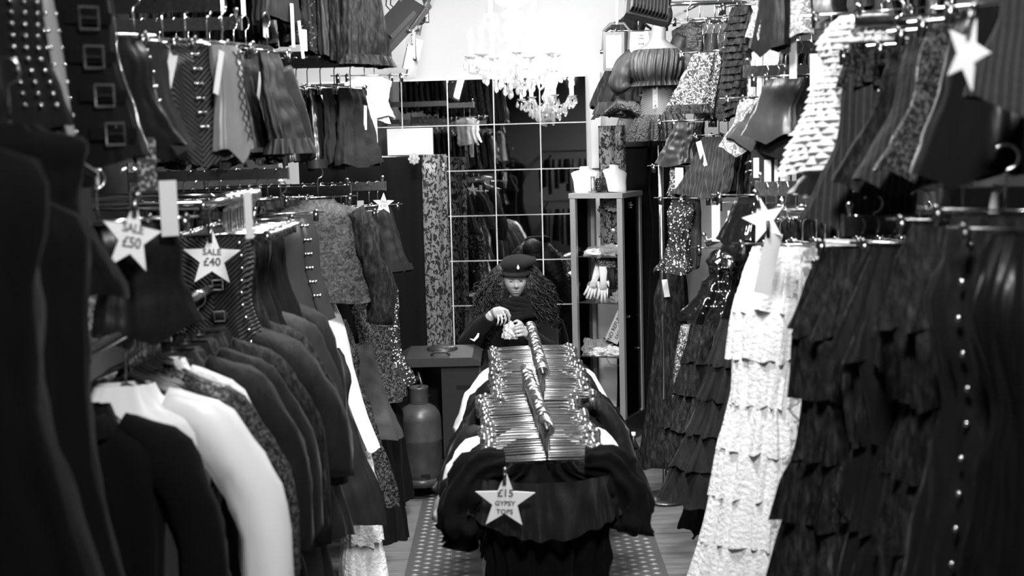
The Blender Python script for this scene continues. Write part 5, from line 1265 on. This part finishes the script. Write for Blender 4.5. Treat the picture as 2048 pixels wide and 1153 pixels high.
# other hand: fingers wrapped round the bag towards the left
Y2 = 7.12
bm_.tube([wr2, P(1050, 664, Y2), P(1046, 660, Y2), P(1043, 658, Y2)], [.026, .032, .036, .028], 14, True, .6)
for k, (a, b, c, d) in enumerate((((1045, 650), (1038, 649), (1032, 652), (1029, 656)), ((1047, 656), (1039, 655), (1031, 658), (1027, 662)), ((1048, 663), (1040, 663), (1032, 665), (1028, 668)), ((1048, 670), (1041, 671), (1035, 672), (1031, 673)))):
    yy = Y2-.02; finger([P(*a, yy+.005), P(*b, yy-.018), P(*c, yy-.018), P(*d, yy-.004)], .0092-.0005*(k == 3))
finger([P(1047, 655, Y2), P(1041, 646, Y2-.02), P(1034, 642, Y2-.025), P(1029, 644, Y2-.02)], .0102)
body = bm_.build('body', 'skin', person, True)
rm = body.modifiers.new('one_skin', 'REMESH'); rm.mode = 'VOXEL'; rm.voxel_size = .0042; rm.use_smooth_shade = True
# face details
def onface(x, z, dy=0): return HR @ Vector((x, -.0925+dy, z))+HC
eb = MB()
for s in (-1, 1):
    eb.ball(onface(s*.027, .000, .0125), .009, 10, 8, (1.2, .6, .32))
eb.build('eyes', 'eye_dark', body, True)
MB().tube([onface(-.02, -.064, .0), onface(-.008, -.0625, -.004), onface(.008, -.0625, -.004), onface(.02, -.064, .0)], [.001, .0022, .0022, .001], 6).build('lips', 'lip', body, True)
# clothes
ct_ = MB()
q = loft([(0, .02, .40, .20, .17), (0, .02, .50, .19, .16), (0, .02, .62, .175, .14), (0, .02, .74, .18, .135), (0, .02, .83, .20, .12), (0, .02, .895, .195, .095), (0, .02, .935, .11, .075), (0, .01, .955, .075, .07)], 40); ct_.add(q.v, q.f)
rp = lambda t, a: .10*math.sin(3*a+11*t)+.06*math.sin(23*t+a)
for sh, el, wr in ((sh1, el1, wr1), (sh2, el2, wr2)):
    ct_.tube([sh+Vector((0, 0, .01)), sh.lerp(el, .5), el, el.lerp(wr, .5), el.lerp(wr, .88)], [.075, .068, .064, .054, .043], 22, True, 1, rp)
q = loft([(0, -.19, .03, .30, .27), (0, -.19, .2, .28, .26), (0, -.18, .44, .23, .25), (0, -.12, .57, .20, .19), (0, -.02, .60, .17, .14)], 40); ct_.add(q.v, q.f)
coat = ct_.build('coat', 'wool', person, True)
cr = coat.modifiers.new('one_cloth', 'REMESH'); cr.mode = 'VOXEL'; cr.voxel_size = .009; cr.use_smooth_shade = True
scf = MB()
for k in range(5): scf.tube([(.02+(.085+.01*k)*math.cos(a), -.02+(.075+.01*k)*math.sin(a), hz-.125-.022*k+.01*math.sin(3*a+k)) for a in [2*PI*i/26 for i in range(27)]], [.02+.004*math.sin(i*2.1+k) for i in range(27)], 10)
scf.build('scarf', 'wool', person, True)
# hair: a full body of curls
hr = MB(); rnd = random.Random(3)
for s in (-1, 1):
    for k in range(9):
        t = k/8; c = Vector((.02+s*(.055+.10*t), -.01+.02*t, hz+.035-.22*t)); hr.ball(c, .055+.035*math.sin(PI*min(1, t*1.1)), 14, 10, (1, .9, 1.15))
for k in range(5): hr.ball((.02, .06, hz+.03-.06*k), .085, 12, 8)
hmass = hr; 
for k in range(620):
    s = rnd.choice((-1, 1)); t0 = rnd.random(); a = rnd.uniform(-.9, 1.2)
    x = .02+s*(.055+.035*rnd.random()+.3*max(0, .06-rnd.random()*.1)); y = -.075+.11*rnd.random(); z = hz+.06-.17*rnd.random()**1.5
    L = rnd.uniform(.12, .32); out = rnd.uniform(.03, .16); fw = rnd.uniform(-.06, .03); p0 = rnd.uniform(0, 6); cw = rnd.uniform(.006, .013); turns = rnd.uniform(3, 6)
    pts = []
    for i in range(44):
        t = i/43
        pts.append((x+s*out*math.sin(t*1.7)+cw*math.cos(p0+turns*2*PI*t)*(.3+t), y+fw*math.sin(t*2)+cw*math.sin(p0+turns*2*PI*t)*(.3+t), z-L*t))
    hr.tube(pts, [.0026]*38+[.0024, .002, .0017, .0014, .001, .0005], 4, False)
hr.build('hair', 'hair', person, True)
# cap
cap = MB(); n = 40; secs = []
HB = HC+Vector((.004, 0, .056))
cp = [(.077, .096, -.012, 0), (.079, .098, .008, 0), (.090, .108, .020, .006), (.101, .114, .038, .018), (.096, .108, .054, .022), (.07, .085, .064, .018), (.02, .03, .069, .01), (.0, .0, .0695, .01)]
vs = []; fs = []
for (a, b, z, dx) in cp:
    for k in range(n):
        t = 2*PI*k/n; vs.append(HR @ Vector((dx+a*math.cos(t)*(1+.02*math.sin(8*t)*(z > .03)), b*math.sin(t), z))+HB)
for i in range(len(cp)-1):
    for k in range(n): fs.append((i*n+k, i*n+(k+1) % n, (i+1)*n+(k+1) % n, (i+1)*n+k))
hat = cap.add(vs, fs).build('cap', 'wool_hat', person, True)
pk = MB(); vs = []; fs = []
for r in range(4):
    for k in range(19):
        t = PI+PI*(.08+.84*k/18); f = r/3
        vs.append(HR @ Vector(((.079+.008*f)*math.cos(t), (.096+.038*f*math.sin(PI*(k/18))**.7)*math.sin(t), -.008-.010*f-.008*f*abs(math.cos(t))))+HB)
for r in range(3):
    for k in range(18): fs.append((r*19+k, r*19+k+1, (r+1)*19+k+1, (r+1)*19+k))
po = pk.add(vs, fs).build('peak', 'wool_hat', hat, True, False); po.modifiers.new('thick', 'SOLIDIFY').thickness = .004
bb = MB(); bc = HR @ Vector((.008, -.114, .030))+HB
bb.lathe([(0, .018), (.004, .010), (.0085, -.001), (.006, -.010), (0, -.012)], 8); bb.v = [Vector((p.x, p.y*.5, p.z))+bc for p in bb.v]; bb.build('badge', 'plastic_white', hat, True)
crumple('plastic_bag', 'sparkling crumpled clear bag held in both hands', 'bag', at(1021, 678, 7.125), (.042, .028, .058), 'foil', 21, None, 26, 18, .6, 1, 2.6)
sx_ = thing('stool', 'low dark stool under the seated person', 'stool', (PX, PY+.02, 0)); MB().lathe([(0, .40), (.17, .40), (.175, .42), (.17, .435), (0, .44)], 24).build('seat', 'wood_dark', sx_, True)
for k in range(4): a = PI/4+k*PI/2; MB().tube([(.12*math.cos(a), .12*math.sin(a), .40), (.16*math.cos(a), .16*math.sin(a), 0)], .016, 8).build('leg', 'wood_dark', sx_, True)
tbg = thing('paper_packet', 'small white packet by the person left elbow', 'packet', at(948, 678, 7.05)); MB().tube([(-.022, 0, .0), (0, -.01, -.008), (.02, 0, .012), (.026, 0, .03)], [.002, .007, .008, .004], 8, True, .4).build('wrap', 'paper', tbg, True)

# ------------------------------------------------------------------ clothes by the entrance, seen in the mirror
for k, (z, x0, x1) in enumerate(((2.25, -.9, 1.5), (1.45, -.9, 1.5))):
    o = thing('clothes_rail', ('upper', 'lower')[k]+' chrome rail by the entrance, seen in the mirror', 'clothes rail', (x0, -1.1, z))
    MB().tube([(0, 0, 0), (x1-x0, 0, 0)], .0125, 10).build('rail', 'chrome', o, True)
    for x in (0, x1-x0): MB().tube([(x, 0, 0), (x, -1.1, 0)], .012, 8).build('wall_stay', 'chrome', o, True)
    for i in range(26):
        x = x0+.06+(x1-x0-.12)*i/25; m = random.choice(('black', 'satin', 'charcoal', 'lace_black', 'pinstripe', 'brocade', 'satin_mid', 'velvet'))
        garment_w('entrance_skirt', random.choice(('skirt', 'pencil')), Vector((x, -1.1, z-.108)), random.uniform(.42, .6), (0, 0), .12, .025, math.radians(70+random.uniform(-15, 15)), m, 'dark skirt on the rails by the entrance, seen in the mirror', 'skirt', 'skirts by the entrance', False, dict(nphi=28, nt=12), 5000+k*100+i)
